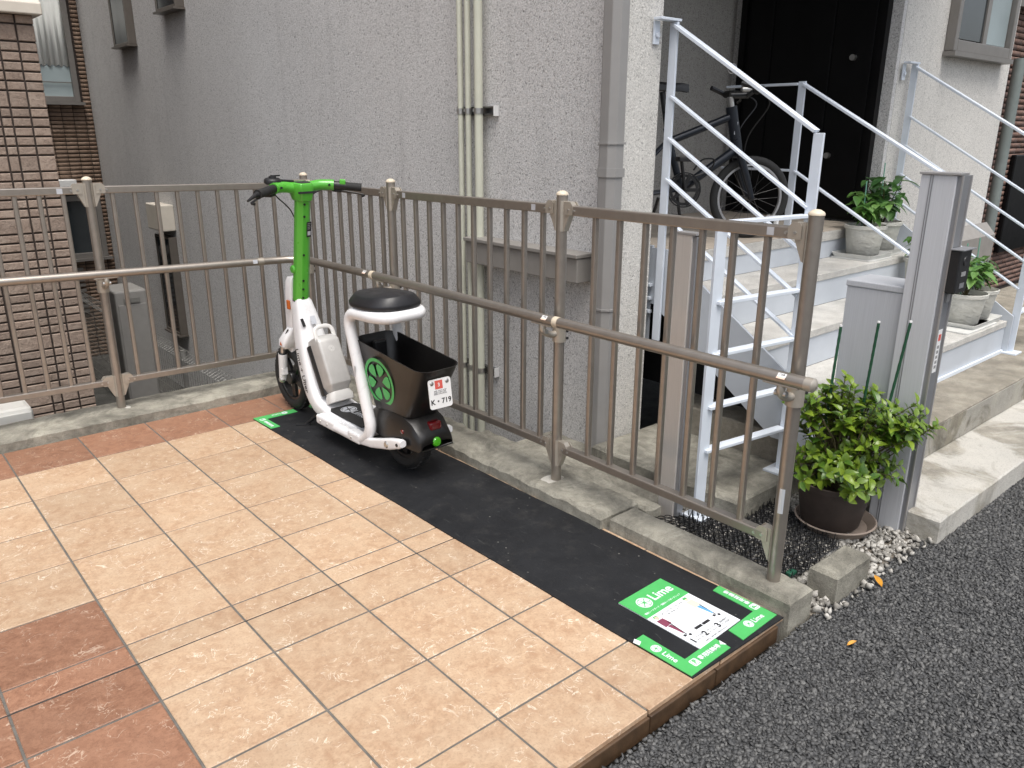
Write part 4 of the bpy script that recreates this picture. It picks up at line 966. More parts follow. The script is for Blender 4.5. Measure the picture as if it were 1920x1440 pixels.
# lime slice mark on the left side of the basket
Mg = frame((-.0935, -.462, .392), (0, -1, 0), (-1, 0, -.12))
def big_logo():
    r = .105
    ring = MB(); n = 48; vs = []
    for k in range(n + 1):
        a = -R_(200) + R_(400) * 0 + 2 * math.pi * k / n
        for rr_ in (r, r * .86): vs.append(Mg @ Vector((rr_ * math.cos(a), rr_ * math.sin(a), .001)))
    ring.add(vs, [(2 * k, 2 * k + 1, 2 * k + 3, 2 * k + 2) for k in range(n)])
    for k in range(6):
        a = math.pi / 3 * k + .2; w_ = math.pi / 3 * .37
        pts = [(.24, 0)] + [(.50, -w_ * .95), (.70, -w_ * .92), (.77, -w_ * .6), (.78, 0), (.77, w_ * .6), (.70, w_ * .92), (.50, w_ * .95)]
        ring.prism([(r * q * math.cos(a + t), r * q * math.sin(a + t)) for q, t in pts], 0, .0014, Mg)
    return ring
A(big_logo(), 'lime_emblem', 'sticker_green', bk)
# number plate
Mp = frame((-.012, -.768, .402), (1, -.12, .02), (-.12, -1, .10))
pl = A(MB().prism(rrect(.100, .118, .010), 0, .003, Mp), 'number_plate', 'label_white', None)
A(MB().prism(rrect(.034, .034, .001), .003, .0036, Mp @ Matrix.Translation((-.004, .036, 0))), 'plate_sticker', 'label_red', pl)
text('3', .020, 'label_white', pl, Mp @ Matrix.Translation((-.004, .035, .004)), bold=.0004)
text('墨田区', .020, 'print_grey', pl, Mp @ Matrix.Translation((0, .004, .0034)), bold=.0002); text('K・719', .029, 'print_black', pl, Mp @ Matrix.Translation((0, -.032, .0034)), bold=.0006)
for s_ in (-1, 1): A(MB().lathe([(.0001, .003), (.006, .002), (.009, 0)], 12, Mp @ Matrix.Translation((s_ * .034, .044, .003))), 'plate_screw', 'steel', pl)
# rear fender
def fender():
    rings = []
    for y, z, hw, h, lo in ((-.34, .20, .075, .085, .150), (-.42, .225, .088, .095, .148), (-.52, .240, .095, .10, .150), (-.60, .236, .095, .108, .152), (-.66, .216, .091, .105, .150), (-.705, .185, .085, .06, .150), (-.72, .165, .078, .025, .150)):
        rings.append([Vector((px, y, pz)) for px, pz in [(-hw * 1.0, lo), (-hw * .99, z), (-hw * .86, z + h * .35), (-hw * .5, z + h * .5), (0, z + h * .55), (hw * .5, z + h * .5), (hw * .86, z + h * .35), (hw * .99, z), (hw, lo)]])
    return MB().loft(rings, False)
fd = A(fender(), 'fender', 'basket_black', None); sm_ = fd.modifiers.new('s', 'SOLIDIFY'); sm_.thickness = .006
tl = A(MB().box((-.016, -.702, .220), (.040, -.650, .256)), 'tail_light', 'tail_red', None, .008)
A(MB().lathe([(.0001, .007), (.016, .005), (.020, 0), (.020, -.01)], 20, frame((.0, -.718, .178), (1, 0, 0), (-.1, -1, .05))), 'reflector', 'reflector_green', fd)
A(MB().lathe([(.0001, .007), (.009, .005), (.011, 0), (.011, -.01)], 16, frame((-.0905, -.61, .215), (0, 1, 0), (-1, 0, 0))), 'reflector', 'tail_red', fd)
A(MB().box((-.05, -.62, .19), (.05, -.40, .256)), 'motor_mount', 'black_plastic', None, .01)
A(MB().box((-.060, -.56, .145), (-.0555, -.535, .180), Matrix.Identity(4)), 'motor_label', 'label_silver')
for s_ in (-1, 1):
    A(MB().tube(smooth_path([(s_ * .045, .43, .44), (s_ * .058, .47, .38), (s_ * .075, .505, .28), (s_ * .066, .505, .20)], 6), .0035, 6), 'brake_hose', 'black_plastic')
    for y, z in ((-.06, .098), (.0, .098), (-.27, .098)):
        A(MB().lathe([(.0001, .003), (.005, .003), (.006, 0), (.006, -.002)], 10, frame((s_ * (hx + .0245), y, z + .004), (0, 1, 0), (s_, 0, 0))), 'frame_bolt', 'steel', fr)
    A(MB().box((s_ * .0905 - .0008, -.20, .099), (s_ * .0905 + .0008, .10, .1015)), 'body_seam', 'print_black', body)
A(MB().tube(smooth_path([(.012, .30, 1.09), (.02, .345, .98), (.018, .385, .80), (.016, .42, .70)], 6), .0038, 6), 'wiring_loom', 'black_plastic', stem)
A(MB().tube([SB + sdv * .0045, SB + sdv * .009], .0405, 18), 'stem_ring', 'black_plastic', stem)
A(MB().prism(rrect(.012, .050, .002), 0, .0008, frame((-.1365, -.345, .42), (0, 1, .2), (-1, 0, 0)) @ Matrix.Rotation(R_(2), 4, 'Z')), 'frame_label', 'label_silver', fr)
# kickstand
ks = A(MB().tube([(-.035, .175, .095), (-.05, .19, .06), (-.088, .245, .004)], [.011, .010, .008], 10), 'kickstand', 'black_plastic')
A(MB().bar((-.070, .228, .0065), (-.125, .275, .0045), .018, .007), 'kickstand_foot', 'black_plastic', ks, .002)
A(MB().box((-.055, .12, .045), (.055, .215, .10)), 'kickstand_mount', 'black_plastic', ks, .01)

# ================================================================== BICYCLE
BB = Vector((2.90, -1.10, 1.105)); bdv = Vector((.84, -.54, 0)).normalized()
bike = thing('bicycle', 'dark grey small-wheeled bicycle parked on the porch behind the stair railing', 'bicycle', (BB.x, BB.y, .857))
def Bp(t, z, s_=0): return Vector((BB.x, BB.y, 0)) + bdv * t + bdv.cross(Vector((0, 0, 1))) * s_ + Vector((0, 0, z))
def Bc(mb, name, mat, par=None, bevel=0):
    o = mb.build(name, mat, None, bevel); o.parent = par or bike
    if par is None: o.matrix_parent_inverse = Matrix.Translation(-Vector(bike.location))
    return o
def bike_wheel(c, fwd, r, name):
    ax = fwd.cross(Vector((0, 0, 1))); M = frame(c, fwd, ax)
    o = Bc(MB().lathe([(r - .021 + .021 * math.cos(a), .018 * math.sin(a)) for a in [2 * math.pi * k / 10 for k in range(10)]], 56, M, True), name, 'rubber')
    Bc(MB().lathe([(r - .038, -.009), (r - .049, -.009), (r - .049, .009), (r - .038, .009)], 56, M, True), 'rim', 'rim_silver', o)
    sp = MB()
    for k in range(20):
        a = 2 * math.pi * k / 20; b = a + (.5 if k % 2 else -.5); s_ = .022 if k % 4 < 2 else -.022
        sp.tube([M @ Vector((.018 * math.cos(b), .018 * math.sin(b), s_)), M @ Vector(((r - .05) * math.cos(a), (r - .05) * math.sin(a), 0))], .0009, 4)
    Bc(sp, 'spokes', 'clamp', o); Bc(MB().tube([M @ Vector((0, 0, -.035)), M @ Vector((0, 0, .035))], .016, 14), 'hub', 'black_satin', o); return M
rW = .205; rc = Bp(-.355, .857 + rW); fc = Vector((3.215, -1.295, .857 + rW))
bike_wheel(rc, bdv, rW, 'rear_wheel')
ff = Vector((math.cos(R_(-38)), math.sin(R_(-38)), 0)); bike_wheel(fc, ff, rW, 'front_wheel')
hT, hB = Bp(.232, 1.50), Bp(.285, 1.275); sT, sB = Bp(-.085, 1.36), Bp(0, 1.105)
tub = lambda a, b, r, name, mat='bike_paint', n=12: Bc(MB().tube([a, b], r, n), name, mat)
tub(hT, hB, .028, 'head_tube'); tub(Bp(.24, 1.455), Bp(-.075, 1.335), .019, 'top_tube'); dt = tub(hB + Vector((0, 0, .03)), sB, .023, 'down_tube'); tub(Bp(-.095, 1.40), sB, .017, 'seat_tube')
for s_ in (-.028, .028):
    Bc(MB().tube([Bp(0, 1.105, s_ * .8), rc + (Bp(0, 0, s_ * 1.6) - Bp(0, 0))], .009, 8), 'chain_stay', 'bike_paint'); Bc(MB().tube([Bp(-.078, 1.345, s_ * .4), rc + (Bp(0, 0, s_ * 1.6) - Bp(0, 0))], .008, 8), 'seat_stay', 'bike_paint')
sax = ff.cross(Vector((0, 0, 1)))
Bc(MB().bar(hB - sax * .05 + Vector((0, 0, -.005)), hB + sax * .05 + Vector((0, 0, -.005)), .03, .03), 'fork_crown', 'bike_paint', None, .008)
for s_ in (-1, 1): Bc(MB().tube([hB + sax * (.043 * s_), hB.lerp(fc, .55) + sax * (.043 * s_), fc + sax * (.043 * s_)], [.019, .018, .012], 10), 'fork_blade', 'bike_paint')
Bc(MB().tube([hT, Bp(.222, 1.545)], .016, 12), 'steerer', 'steel')
stem_end = Bp(.222, 1.555) + ff * .09
Bc(MB().tube([Bp(.222, 1.552), stem_end], .017, 10), 'bar_stem', 'black_satin')
hb0 = [stem_end + sax * q + Vector((0, 0, .012 * (abs(q) > .05))) - ff * (.03 * abs(q) / .27) for q in (-.27, -.12, 0, .12, .27)]
hbb = Bc(MB().tube(hb0, .0125, 10), 'handlebar', 'black_satin')
for a, b in ((hb0[0], hb0[1]), (hb0[4], hb0[3])):
    Bc(MB().tube([a, a.lerp(b, .72)], .0175, 12), 'grip', 'rubber', hbb); Bc(MB().tube([a.lerp(b, .85) + ff * .01, a.lerp(b, .4) + ff * .055 + Vector((0, 0, -.03)), a.lerp(b, .1) + ff * .06 + Vector((0, 0, -.04))], .006, 6), 'brake_lever', 'black_satin', hbb)
    Bc(MB().tube([a - (b - a).normalized() * .005, a - (b - a).normalized() * -.03 - ff * .09 + Vector((0, 0, .03))], .012, 8), 'bar_end', 'black_plastic', hbb)
lm = Bc(MB().tube([stem_end - sax * .11 + ff * .0 + Vector((0, 0, .03)), stem_end - sax * .11 + ff * .085 + Vector((0, 0, .03))], [.016, .023], 14), 'front_light', 'steel')
Bc(MB().lathe([(.021, -.002), (.024, .0), (.021, .002)], 20, frame(Bp(.22, 1.675), bdv, (.4, -.9, 0)), True), 'bell_ring', 'rim_silver')
Bc(MB().tube(smooth_path([hb0[1] + ff * .03, hb0[1] + ff * .10 + Vector((0, 0, -.05)), Bp(.30, 1.42), Bp(.24, 1.30)], 6), .003, 6), 'brake_cable', 'black_plastic')
Bc(MB().tube(smooth_path([hb0[3] + ff * .03, hb0[3] + ff * .08 + Vector((0, 0, -.06)), Bp(.32, 1.36, .03), hB + ff * .03 + Vector((0, 0, -.07))], 6), .003, 6), 'brake_cable', 'black_plastic')
Bc(MB().tube([Bp(-.092, 1.40), Bp(-.125, 1.565)], .0135, 10), 'seat_post', 'black_satin')
sr = []
for t, hw, z in ((-.235, .045, 1.600), (-.215, .066, 1.606), (-.16, .062, 1.602), (-.10, .036, 1.598), (-.03, .020, 1.598), (.005, .012, 1.592)):
    sr.append([Bp(t, z + zz, hw * xx) for xx, zz in ((-1, -.03), (-.95, -.005), (-.5, .008), (0, .006), (.5, .008), (.95, -.005), (1, -.03), (0, -.018))])
Bc(MB().loft(sr), 'saddle', 'black_plastic')
Mc = frame(Bp(0, 1.105, .05), bdv, bdv.cross(UP))
ch = Bc(MB().lathe([(.062, -.002), (.076, -.002), (.076, .002), (.062, .002)], 40, Mc, True).lathe([(.080, -.006), (.086, -.006), (.086, .006), (.080, .006)], 40, Mc, True), 'chainring', 'black_satin')
for k in range(5): Bc(MB().box((.01, -.008, -.004), (.078, .008, .004), Mc @ Matrix.Rotation(2 * math.pi * k / 5, 4, 'Z')), 'chainring_arm', 'black_satin', ch)
for s_, zz, tt in ((.065, .15, -.03), (-.065, -.15, .03)):
    cr = Bc(MB().bar(Bp(0, 1.105, s_), Bp(tt, 1.105 + zz, s_), .018, .014), 'crank', 'black_satin', None, .004)
    Bc(MB().bar(Bp(tt - .04, 1.105 + zz, s_ * 1.75), Bp(tt + .04, 1.105 + zz, s_ * 1.75), .07, .022), 'pedal', 'black_plastic', cr, .005)
    Bc(MB().box((-.012, -.008, -.006), (.012, .008, .006), Matrix.Translation(Bp(tt + .043, 1.105 + zz, s_ * 1.75))), 'pedal_reflector', 'amber', cr)
Bc(MB().tube([Bp(-.1, 1.06, -.04), Bp(-.13, .86, -.11)], .008, 8), 'kickstand', 'black_satin')
fm = frame(hT.lerp(hB, .45) - (bdv.cross(UP)) * -.0242, (0, 0, 1), bdv.cross(UP)); Bc(MB().prism([(-.03, -.008), (.03, -.008), (.03, .008), (-.03, .008)], 0, .001, fm), 'frame_label', 'label_silver')
Bc(MB().box((-.01, -.03, 0), (.01, .03, .05), Matrix.Translation(fc + ff * .135 + Vector((0, 0, -.14)))), 'wheel_reflector', 'label_white')
Bc(MB().tube(smooth_path([Bp(.05, 1.20, .03), Bp(.08, 1.25, .06), Bp(.14, 1.25, .06), Bp(.13, 1.20, .04), Bp(.06, 1.17, .03)], 6), .004, 6), 'cable_lock', 'black_plastic')

# ================================================================== COLUMN, LETTERBOX, POSTS
cm = thing('intercom_column', 'tall silver aluminium column with black intercom beside the potted shrub', 'column', (2.41, -2.53, ROAD_Z))
CC = lambda mb, name, mat, bevel=0, par=None: (child(mb.build(name, mat, None, bevel), cm) if par is None else setattr(mb, 'o', mb.build(name, mat, par, bevel)) or mb.o)
shaft = CC(MB().box((2.392, -2.587, ROAD_Z - .05), (2.452, -2.474, 1.250)), 'shaft', 'column_alu', .002)
CC(MB().box((2.3895, -2.515, ROAD_Z), (2.3918, -2.512, 1.249)), 'groove', 'aluminium_dark'); CC(MB().box((2.3895, -2.507, ROAD_Z), (2.3918, -2.505, 1.249)), 'groove', 'aluminium_dark')
CC(MB().box((2.386, -2.6, 1.2505), (2.458, -2.470, 1.258)), 'top_cap', 'aluminium', .001)
CC(MB().box((2.401, -2.601, ROAD_Z), (2.470, -2.5875, 1.2495)), 'front_channel', 'aluminium_dark', .001)
CC(MB().box((2.398, -2.606, ROAD_Z), (2.4045, -2.6012, 1.2495)), 'channel_lip', 'aluminium'); CC(MB().box((2.4665, -2.606, ROAD_Z), (2.473, -2.6012, 1.2495)), 'channel_lip', 'aluminium')
ic = CC(MB().box((2.392, -2.640, .868), (2.485, -2.6062, 1.012)), 'intercom', 'black_plastic', .004)
ici = Matrix.Identity(4)
MB().lathe([(.0001, .001), (.010, .003), (.015, .003), (.017, 0)], 20, frame((2.438, -2.6402, .975), (1, 0, 0), (0, -1, 0))).build('camera_lens', 'black_satin', ic)
MB().box((2.42, -2.6415, .885), (2.456, -2.6402, .902)).build('call_button', 'aluminium_dark', ic)
MB().box((2.42, -2.6412, .925), (2.456, -2.6402, .94)).build('speaker_grille', 'print_grey', ic)
CC(MB().box((2.386, -2.650, 1.0125), (2.492, -2.6062, 1.017)), 'intercom_hood', 'aluminium_dark', .001)
CC(MB().box((2.425, -2.6075, .832), (2.452, -2.6013, .860)), 'lock_plate', 'aluminium')
tg = CC(MB().box((2.420, -2.6018, .58), (2.452, -2.6011, .735)), 'caution_label', 'label_white')
MB().box((2.426, -2.6024, .695), (2.446, -2.6019, .718)).build('label_mark', 'label_red', tg)
for k in range(5): MB().box((2.428, -2.6024, .595 + k * .018), (2.444, -2.6019, .606 + k * .018)).build('label_print', 'print_grey', tg)
lbx = thing('letterbox', 'silver metal delivery box standing behind the intercom column', 'letterbox', (2.5, -2.36, .186))
child(MB().box((2.412, -2.473, .05), (2.585, -2.262, .842)).build('box_body', 'box_alu', None, .003), lbx)
child(MB().box((2.408, -2.4735, .8425), (2.590, -2.258, .866)).build('box_lid', 'box_alu', None, .004), lbx)
gp = thing('gate_post', 'beige silver aluminium post standing behind the fence near the grey wall', 'post', (1.85, -1.95, -.03))
child(MB().box((1.825, -1.985, -.06), (1.872, -1.915, 1.045)).build('post_body', 'post_alu', None, .002), gp)
child(MB().box((1.832, -2.0, -.06), (1.868, -1.9855, 1.04)).build('post_insert', 'aluminium_dark', None, .001), gp)
child(MB().box((1.823, -2.001, 1.0455), (1.874, -1.913, 1.052)).build('post_cap', 'aluminium', None), gp)

# ================================================================== PLANTS
def leaf_mesh(name, mat, L=.045, W=.02, fold=.25, droop=.25):
    mb = MB(); st_ = [(0, .05), (.2, .72), (.45, 1.0), (.7, .78), (.88, .38), (1, .02)]; vs = []
    for t, w_ in st_:
        z = -droop * L * t * t; vs += [(-W * w_, L * t, z + fold * W * w_), (0, L * t, z), (W * w_, L * t, z + fold * W * w_)]
    fs = []
    for i in range(len(st_) - 1):
        a = i * 3; fs += [(a, a + 1, a + 4, a + 3), (a + 1, a + 2, a + 5, a + 4)]
    mb.add(vs, fs, True); return mb.mesh(name, mat)
def leaf_matrix(p, d, up, s_):
    d = Vector(d).normalized(); x = d.cross(Vector(up)).normalized(); z = x.cross(d); M = Matrix((x, d, z)).transposed().to_4x4()
    return Matrix.Translation(p) @ M @ Matrix.Scale(s_, 4)
def plant(t, leaves, meshes, nmax):
    """leaves: list of matrices (local to t). The nmax nearest to the camera become single leaves, the rest one joined mass"""
    loc = Vector(t.location); leaves.sort(key=lambda M: (loc + M.translation - CAM).length)
    for M in leaves[:nmax]: inst('leaf', random.choice(meshes), t, M)
    rest = leaves[nmax:]
    if rest:
        me = meshes[0]; nv = len(me.vertices); co = np.empty(nv * 3); me.vertices.foreach_get('co', co); co = co.reshape(-1, 3)
        V = np.stack([co @ np.array(M.to_3x3()).T + np.array(M.translation) for M in rest]); fc_ = np.array([list(p.vertices) for p in me.polygons])
        o = scatter_mesh('foliage', me.materials[0].name, V, fc_, rng.random(len(rest)), t); stuff(o)
# big shrub
PX, PY = 2.235, -2.40
sh = thing('potted_shrub', 'bushy glossy green shrub in a large dark brown pot by the road', 'potted plant', (PX, PY, -.02))
sh_pot = MB().lathe([(.0001, .012), (.098, .012), (.104, .018), (.130, .165), (.138, .168), (.140, .186), (.133, .188), (.128, .175), (.122, .160), (.0001, .160)], 40).build('pot', 'brown_pot', sh)
MB().lathe([(.0001, -.012), (.116, -.012), (.142, .022), (.146, .026), (.140, .029), (.114, .002), (.0001, .002)], 40, Matrix.Translation((.018, -.012, 0))).build('saucer', 'saucer_brown', sh)
MB().lathe([(.0001, .170), (.06, .166), (.122, .160)], 30).build('soil', 'soil', sh)
for p, q in (((-.055, .045, .12), (-.020, .045, .755)), ((.045, -.03, .12), (.03, -.062, .78)), ((.045, -.095, .10), (.066, -.152, .792))):
    n = 40; P_ = [Vector(p).lerp(Vector(q), k / n) for k in range(n + 1)]
    sk_ = MB().tube(P_, [.0048 + (.0008 if k % 2 else 0) for k in range(n + 1)], 8).build('stake', 'stake_green', sh); MB().tube([P_[-1] - Vector((0, 0, .001)), P_[-1] + Vector((0, 0, .005))], .0053, 8).build('stake_tip', 'label_white', sk_)
lm1 = [leaf_mesh('leaf', 'leaf_shrub', L, W, f, dr) for L, W, f, dr in ((.036, .0105, .35, .35), (.042, .0115, .4, .5), (.031, .0105, .3, .25), (.046, .012, .45, .45))]
stems = MB(); LV = []
lobes = [((-.03, .01, .33), .15, .14, 34), ((.035, -.12, .42), .14, .13, 30), ((-.07, -.06, .24), .14, .11, 32), ((.05, -.22, .46), .11, .07, 16), ((-.04, .08, .47), .15, .11, 28), ((.05, .02, .44), .14, .14, 24), ((.02, -.14, .27), .13, .11, 26), ((-.12, .03, .24), .09, .09, 16), ((.0, -.02, .50), .10, .09, 12)]
for c, rad, hz, nb in lobes:
    for b in range(nb):
        v = Vector(rng.normal(size=3)).normalized(); v.z = v.z * .8 + .15; tip = Vector(c) + Vector((v.x * rad, v.y * rad, v.z * hz)) * (random.random() ** .4)
        if tip.z < .17 and (tip.x ** 2 + tip.y ** 2) ** .5 < .15: tip.z = .2
        if PX + tip.x > 2.385 and PY + tip.y > -2.60 and PY + tip.y < -2.46: tip.x = 2.37 - PX
        base_ = Vector((random.uniform(-.04, .04), random.uniform(-.04, .04), .165)); midp = base_.lerp(tip, .55) + Vector((0, 0, .03)) + Vector(rng.normal(size=3)) * .01
        stems.tube(smooth_path([base_, midp, tip], 3), [.003, .0028, .0024, .0022, .002, .0016, .0014], 5)
        outd = (tip - midp).normalized()
        for k in range(random.randint(7, 10)):
            a = k * 2.4 + random.random() * .6; s_ = outd.orthogonal().normalized(); s2 = outd.cross(s_)
            rd = s_ * math.cos(a) + s2 * math.sin(a); f = 1 - k * .075
            d_ = (rd * 1.0 + outd * (.35 + .05 * (9 - k)) + Vector((0, 0, .25))).normalized()
            LV.append(leaf_matrix(midp.lerp(tip, f), d_, (outd + Vector((0, 0, .7))).normalized() + rd * .1, random.uniform(.75, 1.2)))
stems.build('stems', 'stem', sh)
plant(sh, LV, lm1, 300)
# pepper plants on the stairs
lm2 = [leaf_mesh('leaf', 'leaf_pepper', L, W, .25, .6) for L, W in ((.085, .024), (.075, .022), (.06, .019))]; lm3 = [leaf_mesh('leaf', 'leaf_dark', L, W, .25, .6) for L, W in ((.10, .031), (.085, .027))]
potmesh = MB().lathe([(.0001, .004), (.078, .004), (.084, .010), (.104, .150), (.112, .154), (.114, .172), (.108, .174), (.102, .160), (.098, .145), (.0001, .145)], 36).mesh('pot', 'pot_white'); soilmesh = MB().lathe([(.0001, .152), (.05, .149), (.099, .146)], 24).mesh('soil', 'soil')
def pepper(label, x, y, z, hgt, spread, n, ms, tray=None, sc_=1.0, stake=True):
    t = thing('potted_plant', label, 'potted plant', (x, y, z + .012), group='pepper plants in white pots on the stairs')
    inst('pot', potmesh, t, Matrix.Scale(sc_, 4)); inst('soil', soilmesh, t, Matrix.Scale(sc_, 4))
    if tray: MB().prism(rrect(tray[0], tray[1], .02), -.011, -.004).build('tray', 'tray_white', t); o = MB().loft([[Vector((px + tray[2], py + tray[3], zz)) for px, py in rrect(tray[0] * k, tray[1] * k, .025)] for zz, k in ((-.010, .90), (.020, 1.0), (.020, .97), (-.004, .88))], True).build('tray', 'tray_white', t)
    st_ = MB(); LV = []
    for b in range(5):
        a = b * 1.35 + random.random(); tip = Vector((math.cos(a) * spread * random.uniform(.4, .9), math.sin(a) * spread * random.uniform(.4, .9), .15 * sc_ + hgt * random.uniform(.55, 1)))
        st_.tube(smooth_path([(0, 0, .14 * sc_), tip * .5 + Vector((0, 0, .09)), tip], 3), [.004, .004, .0035, .003, .003, .0025, .002], 5)
        for k in range(n // 5):
            aa = k * 2.4 + random.random(); f = 1 - (k / (n // 5)) * .75; p = Vector((0, 0, .15 * sc_)).lerp(tip, max(f, .25)) + Vector((0, 0, .02))
            LV.append(leaf_matrix(p, (math.cos(aa), math.sin(aa), random.uniform(-.25, .35)), (0, 0, 1), random.uniform(.7, 1.15)))
    st_.build('stems', 'stem', t)
    if stake:
        MB().tube([(.02, .03, .13), (.025, .04, .20 + hgt * 1.15)], .0035, 6).build('stake', 'stake_pale', t)
    plant(t, LV, ms, 300)
pepper('white pot of bright green leaves on its own tray, left on the upper tread', 4.03, -1.535, .703, .18, .14, 110, lm2, (.27, .24, 0, 0))
pepper('white pot of taller dark green leaves, right on the upper tread', 4.30, -1.50, .703, .26, .15, 70, lm3, (.25, .22, 0, 0))
pepper('white pot half hidden behind the intercom column on the middle tread', 4.245, -1.79, .542, .17, .10, 35, lm2, None, .9)
pepper('front white pot of long light green leaves on the lowest tread', 4.22, -2.045, .372, .20, .14, 60, lm2, (.42, .24, .09, .005))
pepper('rear white pot on the lowest tread beside the end railing', 4.43, -2.03, .372, .21, .15, 60, lm2, None, .97)

# ================================================================== SPIKE MAT
sp = thing('spike_mat', 'black plastic cat repellent spike mat lying on gravel behind the fence', 'spike mat', (1.95, -2.25, -.03))
def spike_mat():
    lat, spk, rings = MB(), MB(), MB(); g = .024
    from mathutils import noise as nz_
    def hz(x, y): return .012 + .008 * nz_.noise(Vector((x * 7, y * 7, 3)))
    rot = Matrix.Rotation(R_(-6), 3, 'Z'); c0 = Vector((1.955, -2.265, 0))
    pt = lambda i, j: c0 + rot @ Vector((i * g, j * g, 0)) + Vector((nz_.noise(Vector((i * .9, j * .9, 0))) * .004, nz_.noise(Vector((i * .9, j * .9, 9))) * .004, 0))
    inside = lambda p: 1.69 < p.x < 2.215 - max(0, (-2.30 - p.y)) * .55 and -2.53 < p.y < -2.03 and not (p.x < 1.80 and p.y > -2.09)
    for i in range(-14, 15):
        for j in range(-14, 15):
            p = pt(i, j)
            if not inside(p): continue
            z0 = hz(p.x, p.y) - .03
            for q in (pt(i + 1, j), pt(i, j + 1)):
                if inside(q): lat.tube([(p.x, p.y, z0), (q.x, q.y, hz(q.x, q.y) - .03)], .0026, 4)
            for ox, oy in ((0, 0), (g * .5, g * .5)):
                if oy and random.random() < .35: continue
                tx, ty = random.gauss(0, .003), random.gauss(0, .003); x, y = p.x + ox, p.y + oy
                spk.tube([(x, y, z0 - .002), (x + tx, y + ty, z0 + random.uniform(.020, .028))], [.0022, .0014], 4)
                if oy: lat.tube([(p.x, p.y, z0 - .003), (x + g * .5, y + g * .5, z0 - .003)], .0024, 4); lat.tube([(p.x + g, p.y, z0 - .003), (p.x, p.y + g, z0 - .003)], .0022, 4)
    for i in range(5):
        for j in range(6):
            x, y = 1.745 + .03 * i + .004 * (j % 2) * 3, -1.965 - j * .026 - i * .008
            rings.lathe([(.0125, -.0015), (.0145, -.0015), (.0145, .0015), (.0125, .0015)], 14, Matrix.Translation((x, y, -.02 + .012 * (4 - i) / 4)), True)
    return lat, spk, rings
lat, spk, rings = spike_mat()
stuff(child(lat.build('lattice', 'spike_black'), sp)); stuff(child(spk.build('spikes', 'spike_black'), sp)); stuff(child(rings.build('ring_netting', 'spike_black'), sp))
tag(MB().box((-.02, -.012, 0), (.02, .012, .022)).build('green_clip', 'spike_green', None, .006, loc=(1.80, -2.50, -.03)), 'small dark green plastic piece on the gravel by the concrete block', 'plastic piece')
# fallen leaves
for (x, y, a, s_, lab) in ((1.985, -2.722, .6, 1.1, 'curled yellow fallen leaf on the asphalt in front of the concrete block'), (1.60, -2.80, 2.0, .7, 'small brown fallen leaf on the asphalt near the kerb end')):
    me = leaf_mesh('fallen_leaf', 'leaf_dry', .045, .010, .9, -.3); o = inst('fallen_leaf', me, None, Matrix.Translation((x, y, ROAD_Z + .009)) @ Matrix.Rotation(-a, 4, 'Z') @ Matrix.Scale(s_, 4)); tag(o, lab, 'leaf')

# ================================================================== BRICK BUILDINGS
bw = thing('tile_brick_house', 'tan tile-brick house wall with cream coping behind the back fence', 'house', (-.4, 1.8, -1.15))
child(MB().box((-4.5, 1.83, 2.071), (-.55, 6.28, 7.0)).build('shade_block', 'brick_tan'), bw)  # unseen mass added to shade the alley and the wall's left end
child(MB().box((-4.5, 2.051, -1.15), (.70, 6.28, 2.069)).build('ground_storey', 'mortar_dark'), bw)
child(MB().box((-2.0, 1.812, -1.15), (.716, 2.05, 2.0)).build('wall_core', 'mortar_dark'), bw)
def near_bricks():
    xr, zt = .722, 1.985; rows = []; z = -.42
    pat = [.052, .052, .052, .092, .052, .052]; k = 0
    vert = [0, .095, .19, .245, .40, .50, .56, .70, .80, .87, 1.02, 1.12]
    meshes = {}; n = 0
    while z < zt - .04:
        h = pat[k % 6]; k += 1
        for a, b in zip(vert[:-1], vert[1:]):
            x1, x0 = xr - a, xr - b
            if x0 < -.15: continue
            key = (round(x1 - x0, 3), h)
            if key not in meshes:
                w_ = x1 - x0 - .010; hh = h - .010; mb = MB(); c = .004
                mb.loft([[Vector((px, yy, pz)) for px, pz in ((-w_ / 2 * q, -hh / 2 * q2), (w_ / 2 * q, -hh / 2 * q2), (w_ / 2 * q, hh / 2 * q2), (-w_ / 2 * q, hh / 2 * q2))] for yy, q, q2 in ((.0, 1, 1), (-.010, 1, 1), (-.014, 1 - 2 * c / w_, 1 - 2 * c / hh))], True, False)
                meshes[key] = mb.mesh('brick', 'brick_tan')
            o = inst('brick', meshes[key], bw); o.location = Vector(((x0 + x1) / 2, 1.812 + random.uniform(-.002, .002), z + h / 2)) - Vector(bw.location); o.rotation_euler = (0, 0, random.uniform(-.012, .012)); n += 1
        z += h
    return n
print('near bricks', near_bricks())
def brick_field(name, mat, x0, x1, z0, z1, y, bw_, bh, parent, skip=None, depth=.012):
    V = []; box = np.array([(x, yy, z) for yy in (0, -1) for x, z in ((0, 0), (1, 0), (1, 1), (0, 1))], float)
    z = z0; r = 0
    while z < z1:
        x = x0 - (r % 2) * bw_ * .5 if 'brown' in mat else x0
        while x < x1:
            a, b = max(x, x0) + .004, min(x + bw_, x1) - .004
            if b - a > .02 and not (skip and skip((a + b) / 2, z + bh / 2)):
                V.append(box * np.array([b - a, depth + random.uniform(-.002, .002), bh - .009]) + np.array([a, y, z]))
            x += bw_
        z += bh; r += 1
    fc_ = np.array([(4, 5, 6, 7), (0, 1, 5, 4), (1, 2, 6, 5), (2, 3, 7, 6), (3, 0, 4, 7)])
    o = scatter_mesh(name, mat, np.array(V), fc_, rng.random(len(V))); stuff(o); child(o, parent); return o
cap = MB().loft([[Vector((x, y, z)) for y, z in ((1.74, 1.99), (2.12, 1.99), (2.12, 2.05), (2.08, 2.07), (1.78, 2.07), (1.74, 2.05))] for x in (-2.0, .76)], True, False)
child(cap.build('coping', 'cap_cream', None, .006), bw)
